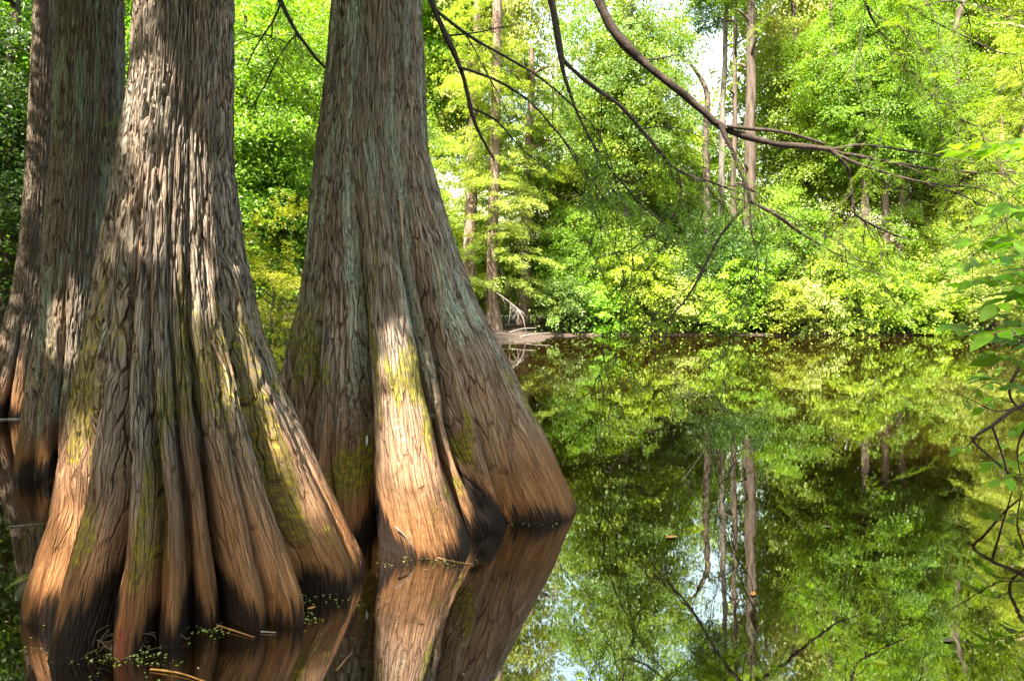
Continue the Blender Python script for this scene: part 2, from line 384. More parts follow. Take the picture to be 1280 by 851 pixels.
g = obj('ground', mesh_np('ground', np.stack([X, Y, Z], -1).reshape(-1, 3), Q, M['ground'], True)); g['kind'] = 'structure'
g['label'] = 'brown muddy bank and pond bed under leaf litter'
wp = np.array([(-17, -1, 0), (32, -1, 0), (32, 36, 0), (-17, 36, 0)], float)
w = obj('pond_water', mesh_np('pond_water', wp, np.array([[0, 1, 2, 3]]), M['water'])); w['kind'] = 'structure'
w['label'] = 'still dark brown pond water mirroring the green wood'

# ------------------------------------------------------------------ the big fluted cypress trunks
def big_trunk(parent, c, prof, creases, lobes, seed, ncol, zf, zstep, ztop, bark=0.018, moss=.9, wet_h=0.16, lichen=0.5, warm_top=1.5, red=None, feet=None):
    """prof rows: z, radius, sideways shift in view; creases and lobes: view angle, size, width, top height"""
    rng = np.random.default_rng(seed)
    prof = np.array(prof, float)[::-1] if prof[0][0] > prof[-1][0] else np.array(prof, float)
    zr = np.concatenate([np.arange(-0.25, zf, zstep), np.linspace(zf, ztop, 26)])
    u = np.linspace(-1, 1, ncol, endpoint=False)
    phi = math.pi * (0.45 * u + 0.55 * u ** 3)
    zz, pp = np.meshgrid(zr, phi, indexing='ij')
    R = np.interp(zr, prof[:, 0], prof[:, 1]); ks = np.ones(9) / 9
    Rs = np.convolve(np.pad(R, 4, mode='edge'), ks, 'valid')
    top_r = prof[-1, 1]; hi = zr > prof[-1, 0]
    Rs[hi] = top_r * (1 - 0.55 * (zr[hi] - prof[-1, 0]) / (ztop - prof[-1, 0]))
    sh = np.interp(zr, prof[:, 0], prof[:, 2]); sh = np.convolve(np.pad(sh, 4, mode='edge'), ks, 'valid')
    kc = c[1] / math.hypot(c[0], c[1]); Rs = Rs * kc; sh = sh * kc      # a trunk off the axis of view looks wider than it is
    k = np.ones_like(zz)
    for (a, amp, wd, zt) in creases:
        ca = math.radians(a) + 0.05 * perlin(zz * 1.1, a * 0.37, seed) + 0.018 * perlin(zz * 4.0, a * 0.37, seed + 2)
        d = np.abs((pp - ca + math.pi) % (2 * math.pi) - math.pi)
        A = 1.6 * amp * (1 - sstep(0.3 * zt, 1.3 * zt, zz)) ** 1.1
        k -= A * (.55 * np.exp(-(d / math.radians(wd)) ** 1.15) + .75 * np.exp(-(d / math.radians(wd * .38)) ** 1.4) * (1 - sstep(.5 * zt, 1.2 * zt, zz) * .6))
    for (a, amp, wd, zt) in lobes:
        d = np.abs((pp - math.radians(a) + math.pi) % (2 * math.pi) - math.pi)
        k += amp * (1 - sstep(0, zt, zz)) * np.exp(-(d / math.radians(wd)) ** 1.25)
    k += 0.035 * perlin(pp * 2.2 + 9, zz * 0.7, seed + 5) + 0.012 * perlin(pp * 7, zz * 1.2, seed + 6)
    if feet is not None:
        # lobes and creases at the waterline: (view angle, distance from the axis), alternating; they fade out upwards
        fa = np.radians([f[0] for f in feet]); fr_ = np.array([f[1] for f in feet], float); isl = np.array([f[2] for f in feet])
        wob = .05 * perlin(zz * 1.0, pp * 1.5, seed + 60) * sstep(.2, 1.5, zz)
        q = (pp + wob - fa[0]) % (2 * math.pi) + fa[0]
        fa2 = np.append(fa, fa[0] + 2 * math.pi); fr2 = np.append(fr_, fr_[0]); il2 = np.append(isl, isl[0])
        idx = np.clip(np.searchsorted(fa2, q.ravel(), 'right') - 1, 0, len(fa) - 1).reshape(q.shape)
        t = (q - fa2[idx]) / (fa2[idx + 1] - fa2[idx])
        tl = np.where(il2[idx] == 1, t, 1 - t)                      # 0 on the lobe's crest, 1 in the crease
        rl = np.where(il2[idx] == 1, fr2[idx], fr2[idx + 1]); rc_ = np.where(il2[idx] == 1, fr2[idx + 1], fr2[idx])
        sharp = .46 + .12 * (1 - sstep(0, .8, zz))
        rb = rc_ + (rl - rc_) * np.clip(1 - np.clip(tl, 0, 1) ** 2.1, 0, 1) ** sharp
        bz = np.interp(zr, [-.25, 0, .3, .6, 1.2, 1.8, 2.5, 3.3, 4.2, 14], [1.03, 1, .95, .88, .68, .44, .22, .10, .04, 0])[:, None]
        R0 = np.interp(0.0, zr, Rs)
        kk = (1 - bz) + bz * rb / R0
        kk = kk + (k - 1) * .7 * sstep(0, .7, zz)
        k = kk
    s = pp * 0.42
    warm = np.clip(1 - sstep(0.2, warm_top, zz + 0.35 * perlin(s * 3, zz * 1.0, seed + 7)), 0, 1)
    ba = bark * (1 - 0.72 * warm)
    wp_ = 0.4 * perlin(s * 5, zz * 1.3, seed + 11)
    def fur(fx, fz, sd, wdt): return np.clip(1 - np.abs(perlin(s * fx + wp_, zz * fz, sd)) / wdt, 0, 1)
    sw = s + (1 - .7 * warm) * (.0022 * perlin(s * 30, zz * 3, seed + 12) + .006 * perlin(s * 8, zz * .7, seed + 14))
    eA, hA = plates(sw * 27, zz * 1.5, seed + 20); eB, hB = plates(sw * 60 + 7.3, zz * 2.8, seed + 21)
    crA = 1 - sstep(0.02, .20, eA); crB = 1 - sstep(0.02, .22, eB); up_ = 1 - .85 * warm
    disp = bark * up_ * (-1.5 * crA + .45 * (hA - .5) - .6 * crB + .3 * (hB - .5)) + bark * warm * (-.16 * crB + .14 * (hB - .5))
    disp += bark * up_ * (.22 * perlin(s * 95, zz * 13, seed + 24) - .5 * fur(10, .5, seed + 26, .10))
    disp += bark * .16 * warm * perlin(s * 60, zz * .45, seed + 25) - bark * .30 * warm * fur(26, .28, seed + 26, .12)
    low = 1 - sstep(.0, .75, zz)
    disp += low * (.016 * perlin(pp * 11, zz * 2.2, seed + 27) + .008 * perlin(pp * 26, zz * 3, seed + 28) + .002 * perlin(pp * 6, zz * 40, seed + 29))
    r = Rs[:, None] * k + disp + bark * 0.6
    al = math.atan2(-c[1], -c[0]) + pp
    rt = np.array([-math.sin(math.atan2(-c[1], -c[0])), math.cos(math.atan2(-c[1], -c[0]))])   # towards the right of the view
    Xv = r * np.cos(al) + sh[:, None] * rt[0]; Yv = r * np.sin(al) + sh[:, None] * rt[1]
    V = np.stack([Xv, Yv, zz], -1).reshape(-1, 3)
    nr = len(zr); i = np.arange(nr - 1)[:, None] * ncol; j = np.arange(ncol)[None]; j2 = (j + 1) % ncol
    Q = np.stack([i + j, i + j2, i + ncol + j2, i + ncol + j], -1).reshape(-1, 4)
    Vs = V
    rag = 0.10 * perlin(pp * 9, pp * 0 + 1.5, seed + 30) + 0.16 * np.abs(perlin(pp * 26, zz * 0.6, seed + 31)) + 0.08 * perlin(pp * 60, zz * 2, seed + 32)
    stain = 0
    for (a, amp, wd, zt) in creases:
        d = np.abs((pp - math.radians(a) + math.pi) % (2 * math.pi) - math.pi)
        stain = np.maximum(stain, min(amp, .35) * (.5 + hash01(np.array([int(a) + 200]), np.array([3]), seed)[0]) * np.exp(-(d / math.radians(wd * 1.2)) ** 2))
    wet = .5 + ((wet_h - .065 + rag * .6 + .85 * stain) - zz) / .16
    mo = moss * sstep(0.02, 0.30, perlin(pp * 3.1, zz * 1.1, seed + 40) + 0.35 * perlin(pp * 14, zz * 3, seed + 41) - 0.02) * sstep(0.12, 0.4, zz) * (1 - sstep(1.2, 2.6, zz))
    mo = mo + 0.35 * moss * sstep(0.2, 0.5, perlin(pp * 5, zz * 0.8, seed + 44)) * sstep(1.0, 2.0, zz)
    li = lichen * sstep(0.02, 0.45, perlin(pp * 4, zz * 0.9, seed + 50) + 0.4 * perlin(pp * 16, zz * 4, seed + 51))
    rd = np.zeros_like(zz)
    if red: rd = np.exp(-((pp - math.radians(red[0])) / math.radians(red[1])) ** 2) * (1 - sstep(0.1, 0.22, zz))
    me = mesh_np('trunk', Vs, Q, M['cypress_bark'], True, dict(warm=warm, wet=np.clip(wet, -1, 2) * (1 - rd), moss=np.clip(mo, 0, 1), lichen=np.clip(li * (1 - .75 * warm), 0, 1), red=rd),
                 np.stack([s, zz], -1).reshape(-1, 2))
    return obj('trunk', me, parent)

cyp1 = thing('cypress_tree', 'large fluted cypress with flared base in the water, nearest to the viewer', 'tree', (T1C[0], T1C[1], 0), 'big fluted cypresses standing in the pond')
cyp2 = thing('cypress_tree', 'large fluted cypress with a sunlit orange buttress, beside the open water', 'tree', (T2C[0], T2C[1], 0), 'big fluted cypresses standing in the pond')
d1 = 4.15 / 853
FEET1 = [(-178, .70, 0), (-155, .95, 1), (-132, .65, 0), (-112, .92, 1), (-100, .70, 0), (-82, .86, 1), (-57, .50, 0), (-50, .84, 1), (-46, .70, 0), (-38, .98, 1), (-29.5, .55, 0), (-21, .92, 1), (-15, .54, 0), (-8.5, .84, 1), (-2.5, .46, 0),
         (5, .72, 1), (12.5, .40, 0), (20, .88, 1), (24.5, .74, 0), (30, 1.0, 1), (38, .46, 0), (44, .66, 1), (48, .58, 0), (56, .98, 1), (64, .86, 0), (71, 1.0, 1), (82, .78, 0), (100, .98, 1), (125, .65, 0), (150, .95, 1)]
FEET2 = [(-178, .9, 0), (-150, 1.25, 1), (-125, .95, 0), (-100, 1.25, 1), (-80, 1.0, 0), (-62, 1.25, 1), (-46, .95, 0), (-38, 1.15, 1), (-31, 1.0, 0), (-26, 1.10, 1), (-20, .66, 0), (9, 1.40, 1), (20, .92, 0), (24, 1.12, 1), (27, .9, 0),
         (34, 1.10, 1), (42, .84, 0), (66, 1.36, 1), (86, 1.05, 0), (105, 1.3, 1), (125, 1.0, 0), (150, 1.25, 1)]
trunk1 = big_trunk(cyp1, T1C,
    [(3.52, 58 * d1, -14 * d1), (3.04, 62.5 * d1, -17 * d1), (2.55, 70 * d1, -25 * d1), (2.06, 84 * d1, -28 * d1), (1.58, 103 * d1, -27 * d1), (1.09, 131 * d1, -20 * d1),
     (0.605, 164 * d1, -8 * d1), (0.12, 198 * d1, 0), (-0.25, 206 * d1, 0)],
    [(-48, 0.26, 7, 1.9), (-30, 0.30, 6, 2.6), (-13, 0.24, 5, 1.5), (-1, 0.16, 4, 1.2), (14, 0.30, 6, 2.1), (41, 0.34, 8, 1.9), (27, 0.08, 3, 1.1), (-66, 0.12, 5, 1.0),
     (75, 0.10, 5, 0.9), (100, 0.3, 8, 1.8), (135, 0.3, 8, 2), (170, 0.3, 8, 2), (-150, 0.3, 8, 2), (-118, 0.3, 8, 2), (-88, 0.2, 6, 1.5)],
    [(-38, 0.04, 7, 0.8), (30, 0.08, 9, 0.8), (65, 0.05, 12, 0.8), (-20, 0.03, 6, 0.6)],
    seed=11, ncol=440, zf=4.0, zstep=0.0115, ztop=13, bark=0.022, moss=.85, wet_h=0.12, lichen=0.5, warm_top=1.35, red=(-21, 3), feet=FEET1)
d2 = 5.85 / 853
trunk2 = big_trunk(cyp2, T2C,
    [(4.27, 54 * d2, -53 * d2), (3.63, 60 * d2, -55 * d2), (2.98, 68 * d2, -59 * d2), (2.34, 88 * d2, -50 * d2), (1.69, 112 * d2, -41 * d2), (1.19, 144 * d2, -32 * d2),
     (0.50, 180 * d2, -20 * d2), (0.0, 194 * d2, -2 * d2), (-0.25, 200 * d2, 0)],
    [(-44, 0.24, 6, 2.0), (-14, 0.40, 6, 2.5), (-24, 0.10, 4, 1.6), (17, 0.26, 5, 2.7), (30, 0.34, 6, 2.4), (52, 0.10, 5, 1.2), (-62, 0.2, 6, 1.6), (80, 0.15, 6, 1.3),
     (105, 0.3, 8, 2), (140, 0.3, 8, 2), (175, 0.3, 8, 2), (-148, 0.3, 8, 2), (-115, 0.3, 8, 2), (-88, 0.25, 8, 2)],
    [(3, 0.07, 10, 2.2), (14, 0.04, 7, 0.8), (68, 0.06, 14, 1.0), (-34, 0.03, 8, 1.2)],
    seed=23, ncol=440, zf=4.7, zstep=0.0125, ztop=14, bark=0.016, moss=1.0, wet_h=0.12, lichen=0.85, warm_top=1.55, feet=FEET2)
# two thinner ones behind on the left
TBC = np.array([P(95, 590, 6.9)[0], 6.9]); TAC = np.array([P(25, 520, 10.2)[0], 10.2])
cyp3 = thing('cypress_tree', 'lichen patched cypress half hidden behind the nearest cypress', 'tree', (TBC[0], TBC[1], 0), 'big fluted cypresses standing in the pond')
cyp4 = thing('cypress_tree', 'thin leaning cypress at the left edge farthest of the four', 'tree', (TAC[0], TAC[1], 0), 'big fluted cypresses standing in the pond')
d3 = 6.9 / 853
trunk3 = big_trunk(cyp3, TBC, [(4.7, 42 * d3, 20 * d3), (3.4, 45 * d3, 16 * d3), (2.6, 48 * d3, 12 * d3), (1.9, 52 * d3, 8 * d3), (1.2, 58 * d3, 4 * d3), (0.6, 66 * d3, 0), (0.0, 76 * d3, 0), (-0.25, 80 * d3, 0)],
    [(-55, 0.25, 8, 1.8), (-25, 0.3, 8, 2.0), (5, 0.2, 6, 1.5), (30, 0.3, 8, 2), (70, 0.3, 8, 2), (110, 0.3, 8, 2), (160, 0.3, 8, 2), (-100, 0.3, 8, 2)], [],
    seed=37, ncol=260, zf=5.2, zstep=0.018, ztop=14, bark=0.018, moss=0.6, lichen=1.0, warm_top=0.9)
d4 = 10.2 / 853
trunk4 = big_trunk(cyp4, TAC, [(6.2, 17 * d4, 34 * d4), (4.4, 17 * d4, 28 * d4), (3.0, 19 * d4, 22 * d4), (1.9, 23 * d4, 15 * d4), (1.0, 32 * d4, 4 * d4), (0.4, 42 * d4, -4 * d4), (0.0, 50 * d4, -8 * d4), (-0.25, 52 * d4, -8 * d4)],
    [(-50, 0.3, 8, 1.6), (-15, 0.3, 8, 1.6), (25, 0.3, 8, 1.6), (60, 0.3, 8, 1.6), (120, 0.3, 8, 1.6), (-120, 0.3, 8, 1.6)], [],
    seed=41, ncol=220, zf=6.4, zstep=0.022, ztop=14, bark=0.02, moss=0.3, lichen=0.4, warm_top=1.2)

# ------------------------------------------------------------------ unseen crowns of four cypresses, shifted sunward to shade trunks, gaps cut for sun
BEAMS = [(P(75, 690, 3.6), .16), (P(95, 620, 3.7), .17), (P(115, 560, 3.7), .13), (P(60, 730, 3.6), .13), (P(195, 20, 3.9), .12), (P(150, 310, 3.8), .09),
         (P(130, 705, 3.4), .10), (P(385, 520, 5.0), .16), (P(410, 600, 4.9), .15), (P(425, 650, 4.8), .12), (P(440, 540, 4.9), .08), (P(95, 360, 6.4), .14), (P(478, 380, 4.9), .11), (P(488, 430, 4.8), .17), (P(494, 480, 4.7), .2), (P(498, 530, 4.6), .22), (P(502, 580, 4.55), .24), (P(504, 630, 4.5), .24), (P(500, 670, 4.5), .2), (P(465, 695, 4.5), .24), (P(495, 700, 4.45), .15),
         (P(400, 470, 4.9), .10), (P(405, 560, 4.8), .11), (P(372, 420, 5.1), .10), (P(430, 600, 4.7), .06), (P(600, 560, 4.9), .05),
         (P(60, 400, 6.4), .26), (P(75, 330, 6.4), .16), (P(52, 560, 6.3), .2), (P(110, 420, 6.4), .12), (P(48, 225, 10), .25), (P(30, 420, 9.8), .25), (P(60, 60, 10), .25), (P(20, 480, 9.8), .2)]
def beam_keep(Pw, rng, grow=1.0):  # clears crown leaves along lines from chosen trunk spots to the sun
    keep = np.ones(len(Pw), bool)
    for t, r in BEAMS:
        v = Pw - t; al = v @ SUNV
        d = np.linalg.norm(v - al[:, None] * SUNV, axis=1)
        keep &= ~((d < (r * grow + 0.06) * rng.uniform(0.75, 1.15, len(Pw))) & (al > 0.5))
    return keep
def shade_crown(parent, centre, rad, z0, z1, n, seed, nlimb=7, nc=150):  # out-of-view canopy added as a shade caster, off its trunk's axis
    rng = np.random.default_rng(seed); base = np.array(parent.location)
    tb = Tubes(); tips = []
    for k in range(nlimb):
        a = k / nlimb * 6.283 + rng.uniform(-.3, .3); zz = rng.uniform(z0 + 0.5, z1 - 1)
        e = np.array([centre[0] + rad * .8 * math.cos(a), centre[1] + rad * .8 * math.sin(a), zz + rng.uniform(-.4, .6)])
        s0 = np.array([base[0], base[1], zz + .6]); mid = (s0 + e) / 2 + rng.uniform(-.3, .3, 3)
        tb.add([s0, mid, e], [.075, .045, .012], 6, .4); tips += [mid, e]
    V = np.concatenate(tb.V) - base
    obj('limbs', mesh_np('limbs', V, np.concatenate(tb.Q), M['bark_limb'], True), parent)
    a = rng.uniform(0, 6.283, nc); rr = rad * np.sqrt(rng.uniform(0, 1, nc)); cz = rng.uniform(z0, z1, nc)
    C = np.stack([centre[0] + rr * np.cos(a), centre[1] + rr * np.sin(a), cz], 1)
    ci = rng.integers(0, nc, n)
    p = C[ci] + rng.standard_normal((n, 3)) * np.array([.62, .62, .22])
    k = beam_keep(p, rng); p = p[k]; n = len(p)
    ax = rand_dir(rng, n) * [1, 1, .35]; nn = unit(rand_dir(rng, n) * .55 + [0, 0, 1])
    V, Q = kites(p - base, ax, nn, rng.uniform(.14, .26, n), rng.uniform(.05, .09, n))
    return obj('crown', mesh_np('crown', V, Q, M['leaf_limb'], attrs=dict(tone=np.repeat(rng.uniform(0, 1, nc)[ci[k]], 4))), parent)
shade_crown(cyp1, (-4.4, 0.2), 4.8, 7.4, 10.8, 94000, 101, nc=760)
shade_crown(cyp2, (-3.0, 2.8), 2.6, 8.2, 11.5, 12000, 102, nc=90)
shade_crown(cyp3, (-7.2, 2.8), 3.7, 7.6, 11.0, 13000, 103)
shade_crown(cyp4, (-10.2, 5.8), 3.5, 8.0, 11.5, 9000, 104)

# ------------------------------------------------------------------ the limbs of the sunlit cypress that hang over the water
def frond_mesh(rng, Pn, A, Nn, L, pairs=6):
    """flat two-ranked cypress fronds"""
    n = len(Pn); A = unit(A); S = unit(np.cross(A, Nn)); Nv = np.cross(S, A)
    t = (np.arange(pairs) + 0.6) / pairs
    prof = 0.30 * np.sin(np.clip(t, .08, 1) * math.pi * .92 + .18) + .05
    L = L[:, None, None]
    base = Pn[:, None] + A[:, None] * L * t[None, :, None] - Nv[:, None] * L * .22 * (t ** 2)[None, :, None]
    out = []
    for sg in (-1, 1):
        ax = unit(A[:, None] * .55 + sg * S[:, None] + rng.standard_normal((n, pairs, 3)) * .13)
        ln = L * prof[None, :, None]
        nv = np.broadcast_to(Nv[:, None], ax.shape) + rng.standard_normal((n, pairs, 3)) * .25
        V, Q = kites(base.reshape(-1, 3), ax.reshape(-1, 3), nv.reshape(-1, 3), ln.ravel(), (L * np.ones((n, pairs, 1)) * .085).ravel())
        out.append(V)
    V = np.concatenate(out); return V, np.arange(len(V)).reshape(-1, 4)

def limb(parent, paths, seed, fol_n, droop=0.6, mat='leaf_limb', fr_len=(.09, .17), twig_len=(.2, .65), n2=30, bare=()):
    """paths: list of (points, radii). The first is the main stem; foliage grows from the others and from small twigs"""
    rng = np.random.default_rng(seed); base = np.array(parent.location); tb = Tubes()
    fp = []; fa = []
    spots = []
    for k, (pts, rad) in enumerate(paths):
        p, r = smooth_path(pts, rad, .12)
        wob = np.cumsum(rng.standard_normal(p.shape), 0) * .004; wob -= np.linspace(0, 1, len(p))[:, None] * wob[-1]
        p = p + wob
        tb.add(p - base, r * (1 + .10 * rng.standard_normal(len(p))), 9 if r[0] > .03 else 5, None, .07, rng)
        T = unit(np.gradient(p, axis=0))
        for q in range(len(p)):
            if r[q] < .02 and q > 1 and k not in bare: spots.append((p[q], T[q], r[q]))
    for q in range(n2):                      # long thin drooping side twigs
        p0, T, r0 = spots[rng.integers(len(spots))]
        dr = unit(np.cross(T, [0, 0, 1]) * rng.choice([-1, 1]) * rng.uniform(.3, 1) + T * rng.uniform(.4, 1.2) + np.array([0, 0, rng.uniform(-.7, .1)]))
        pts = [p0]; L = rng.uniform(.5, 1.5); m = 7
        for j_ in range(m - 1):
            dr = unit(dr + rng.standard_normal(3) * .22 + np.array([0, 0, -.10])); pts.append(pts[-1] + dr * L / (m - 1))
        pts = np.array(pts); tb.add(pts - base, np.linspace(min(.0075, r0), .002, m), 4, .08); TT = unit(np.gradient(pts, axis=0))
        spots += [(pts[j_], TT[j_], .006) for j_ in range(1, m)] * 2
    for q in range(fol_n):
        p0, T, r0 = spots[rng.integers(len(spots))]
        side = unit(np.cross(T, [0, 0, 1]) * rng.choice([-1, 1]) + T * rng.uniform(.2, 1.0) + np.array([0, 0, rng.uniform(-droop, .25)]) + rng.standard_normal(3) * .25)
        Lt = rng.uniform(*twig_len)
        if p0[2] < 2.3 and rng.uniform() < .75: continue
        m = 4; tt = np.linspace(0, 1, m)[:, None]
        pts = p0 + side * Lt * tt + np.array([0, 0, -droop * .35 * Lt]) * tt ** 2 + rng.standard_normal((m, 3)) * .012
        tb.add(pts - base, np.linspace(min(.005, r0), .0015, m), 3)
        nf = int(Lt / .05)
        for f in range(nf):
            t = .12 + .88 * f / nf; ii = min(int(t * (m - 1)), m - 2); ff = t * (m - 1) - ii
            pp = pts[ii] * (1 - ff) + pts[ii + 1] * ff
            d = unit(side * .75 + (1 if f % 2 else -1) * unit(np.cross(side, [0, 0, 1]) + 1e-3) * .8 + rng.standard_normal(3) * .22 + np.array([0, 0, -.12]))
            fp.append(pp); fa.append(d)
    lo = obj('limb', tb.mesh('limb', M['bark_limb']), parent)
    fp = np.array(fp); fa = np.array(fa); n = len(fp)
    nn = unit(np.array([0, 0, 1.0]) + rng.standard_normal((n, 3)) * .35)
    V, Q = frond_mesh(rng, fp - base, fa, nn, rng.uniform(*fr_len, n))
    f = obj('foliage', mesh_np('foliage', V, Q, M[mat], attrs=dict(tone=np.full(len(V), .5))), lo); f['kind'] = 'stuff'
    return lo

def pl(pts, d0, d1_=None):
    d1_ = d0 if d1_ is None else d1_; n = len(pts)
    return [P(x, y, d0 + (d1_ - d0) * k / max(n - 1, 1)) for k, (x, y) in enumerate(pts)]
rs = lambda *px: [v * 5.6 / 853 / 2 for v in px]
T2top = np.array([-1.17, 5.85, 7.6])
limb(cyp2, [
    ([T2top, np.array([-.35, 6.3, 7.6])] + pl([(715, -110), (735, -40), (760, 30), (800, 75), (850, 115), (880, 140), (905, 160), (960, 178), (1010, 184), (1037, 187)], 7.8, 8.2), rs(30, 26, 22, 19, 17, 15, 14, 13.5, 13, 11.5, 10.5, 9.5)),
    (pl([(900, 156), (915, 190), (930, 225), (938, 252)], 8.0), rs(9, 8.5, 8, 7.5)),
    (pl([(938, 252), (962, 264), (990, 282), (1020, 302), (1062, 322), (1100, 330)], 8.0, 8.5), rs(8, 7, 6.5, 5, 3.5, 2)),
    (pl([(938, 250), (915, 275), (893, 305), (880, 332), (862, 368), (836, 400), (831, 432)], 8.0, 7.6), rs(7, 6.5, 5.5, 5, 4, 3, 2)),
    (pl([(938, 252), (940, 290), (948, 330), (930, 372), (925, 395)], 8.0, 8.2), rs(4, 3, 2.5, 2, 1.2)),
    (pl([(1037, 187), (1060, 208), (1066, 240), (1070, 268), (1108, 290), (1140, 300)], 8.2, 8.4), rs(8, 7, 6, 5, 3.5, 2)),
    (pl([(910, 158), (950, 162), (990, 168), (1030, 180)], 8.0, 8.2), rs(7, 6.5, 6, 5)),
    (pl([(1037, 187), (1080, 180), (1150, 190), (1220, 204), (1290, 202), (1370, 215)], 8.2, 8.8), rs(7, 6, 5.2, 4.5, 3.8, 2.5)),
    (pl([(1037, 188), (1100, 200), (1170, 212), (1230, 217), (1300, 216)], 8.2, 8.2), rs(7, 5.8, 4.8, 4, 3)),
    (pl([(1040, 190), (1090, 212), (1160, 230), (1225, 236), (1258, 252), (1285, 272)], 8.2, 7.8), rs(6.5, 5.6, 4.8, 4, 3.2, 2)),
    (pl([(1160, 230), (1200, 242), (1240, 262), (1284, 285)], 8.0, 7.6), rs(3, 2.5, 2, 1.2)),
    (pl([(800, 75), (838, 70), (880, 60)], 7.9, 8.4), rs(4, 2.5, 1.2)),
    (pl([(1066, 240), (1040, 270), (1030, 300)], 8.3), rs(2.5, 2, 1)),
], 201, 430, n2=60, bare=(6, 7))
limb(cyp2, [
    ([T2top + [0, 0, -.5], np.array([-.4, 6.0, 6.6])] + pl([(672, -90), (684, -20), (696, 40), (701, 72), (708, 100), (720, 135), (736, 170), (756, 200), (790, 240), (830, 280), (852, 302)], 7.4, 7.6), rs(20, 17, 14, 12, 11, 9, 6, 5, 4.5, 4, 3, 2, 1.2)),
    (pl([(700, 70), (716, 87), (745, 110), (776, 132), (802, 162), (830, 196), (846, 212), (890, 228), (930, 243)], 7.5, 7.8), rs(8, 7.5, 7, 6.5, 6, 5, 4.5, 3.5, 2)),
    (pl([(846, 212), (851, 240), (840, 270), (818, 292), (790, 312)], 7.6), rs(4, 3.5, 3, 2.2, 1.2)),
    (pl([(752, 115), (752, 150), (748, 190), (745, 230), (752, 290)], 7.5), rs(3, 2.5, 2, 1.6, 1)),
    (pl([(736, 170), (765, 235), (800, 262), (820, 300)], 7.5), rs(3, 2.4, 1.8, 1)),
    (pl([(802, 162), (850, 160), (905, 190)], 7.6), rs(2.5, 2, 1)),
], 202, 190, n2=40)
rs6 = lambda *px: [v * 6.6 / 853 / 2 for v in px]
limb(cyp2, [
    ([np.array([-1.15, 5.95, 5.5]), np.array([-.98, 6.3, 5.45])] + pl([(528, -40), (545, 18), (565, 62), (580, 100), (590, 142), (602, 172), (618, 200)], 6.6, 6.7), rs6(15, 12, 10, 9, 8, 6.5, 5, 3.5, 2)),
    (pl([(540, 10), (580, 42), (630, 70), (680, 100), (720, 135), (752, 165)], 6.6, 6.8), rs6(4.5, 4, 3.5, 3, 2, 1)),
    (pl([(572, 84), (615, 98), (660, 125), (700, 170), (728, 215)], 6.6, 6.9), rs6(4, 3.5, 3, 2.2, 1)),
    (pl([(588, 135), (620, 150), (650, 185), (690, 215)], 6.7), rs6(3, 2.5, 2, 1)),
    (pl([(556, 45), (600, 40), (650, 30)], 6.7), rs6(3, 2, 1)),
], 203, 100, n2=22)
limb(cyp2, [
    ([np.array([-1.3, 5.8, 5.8])] + pl([(330, -60), (352, 0), (372, 42), (395, 72), (414, 92)], 6.0, 5.8), rs6(9, 7, 5, 4.2, 3.4, 2)),
    (pl([(352, 0), (340, 30), (318, 60), (306, 90)], 6.0, 6.4), rs6(3, 2.5, 2, 1)),
    (pl([(372, 42), (350, 70), (330, 110), (312, 140)], 6.0, 6.3), rs6(2.5, 2, 1.6, 1)),
], 204, 26, n2=3)
limb(cyp2, [
    ([T2top + [0, 0, .8], np.array([.6, 6.8, 8.6]), np.array([2.4, 7.6, 7.6])] + pl([(1060, -60), (1082, 5), (1100, 40), (1132, 64)], 8.0, 8.2), rs(22, 17, 12, 7, 5, 4, 2)),
    ([np.array([2.4, 7.6, 7.6])] + pl([(1090, -40), (1140, 12), (1200, 44), (1250, 66), (1300, 70)], 8.0, 8.4), rs(8, 5, 4, 3, 2.4, 1.5)),
    (pl([(1140, 12), (1190, 0), (1250, 20), (1300, 40)], 8.1, 8.6), rs(3, 2.5, 2, 1)),
    (pl([(1060, -60), (1000, -20), (960, 20), (930, 60)], 8.0, 8.3), rs(4, 3, 2, 1)),
], 205, 300, n2=40)

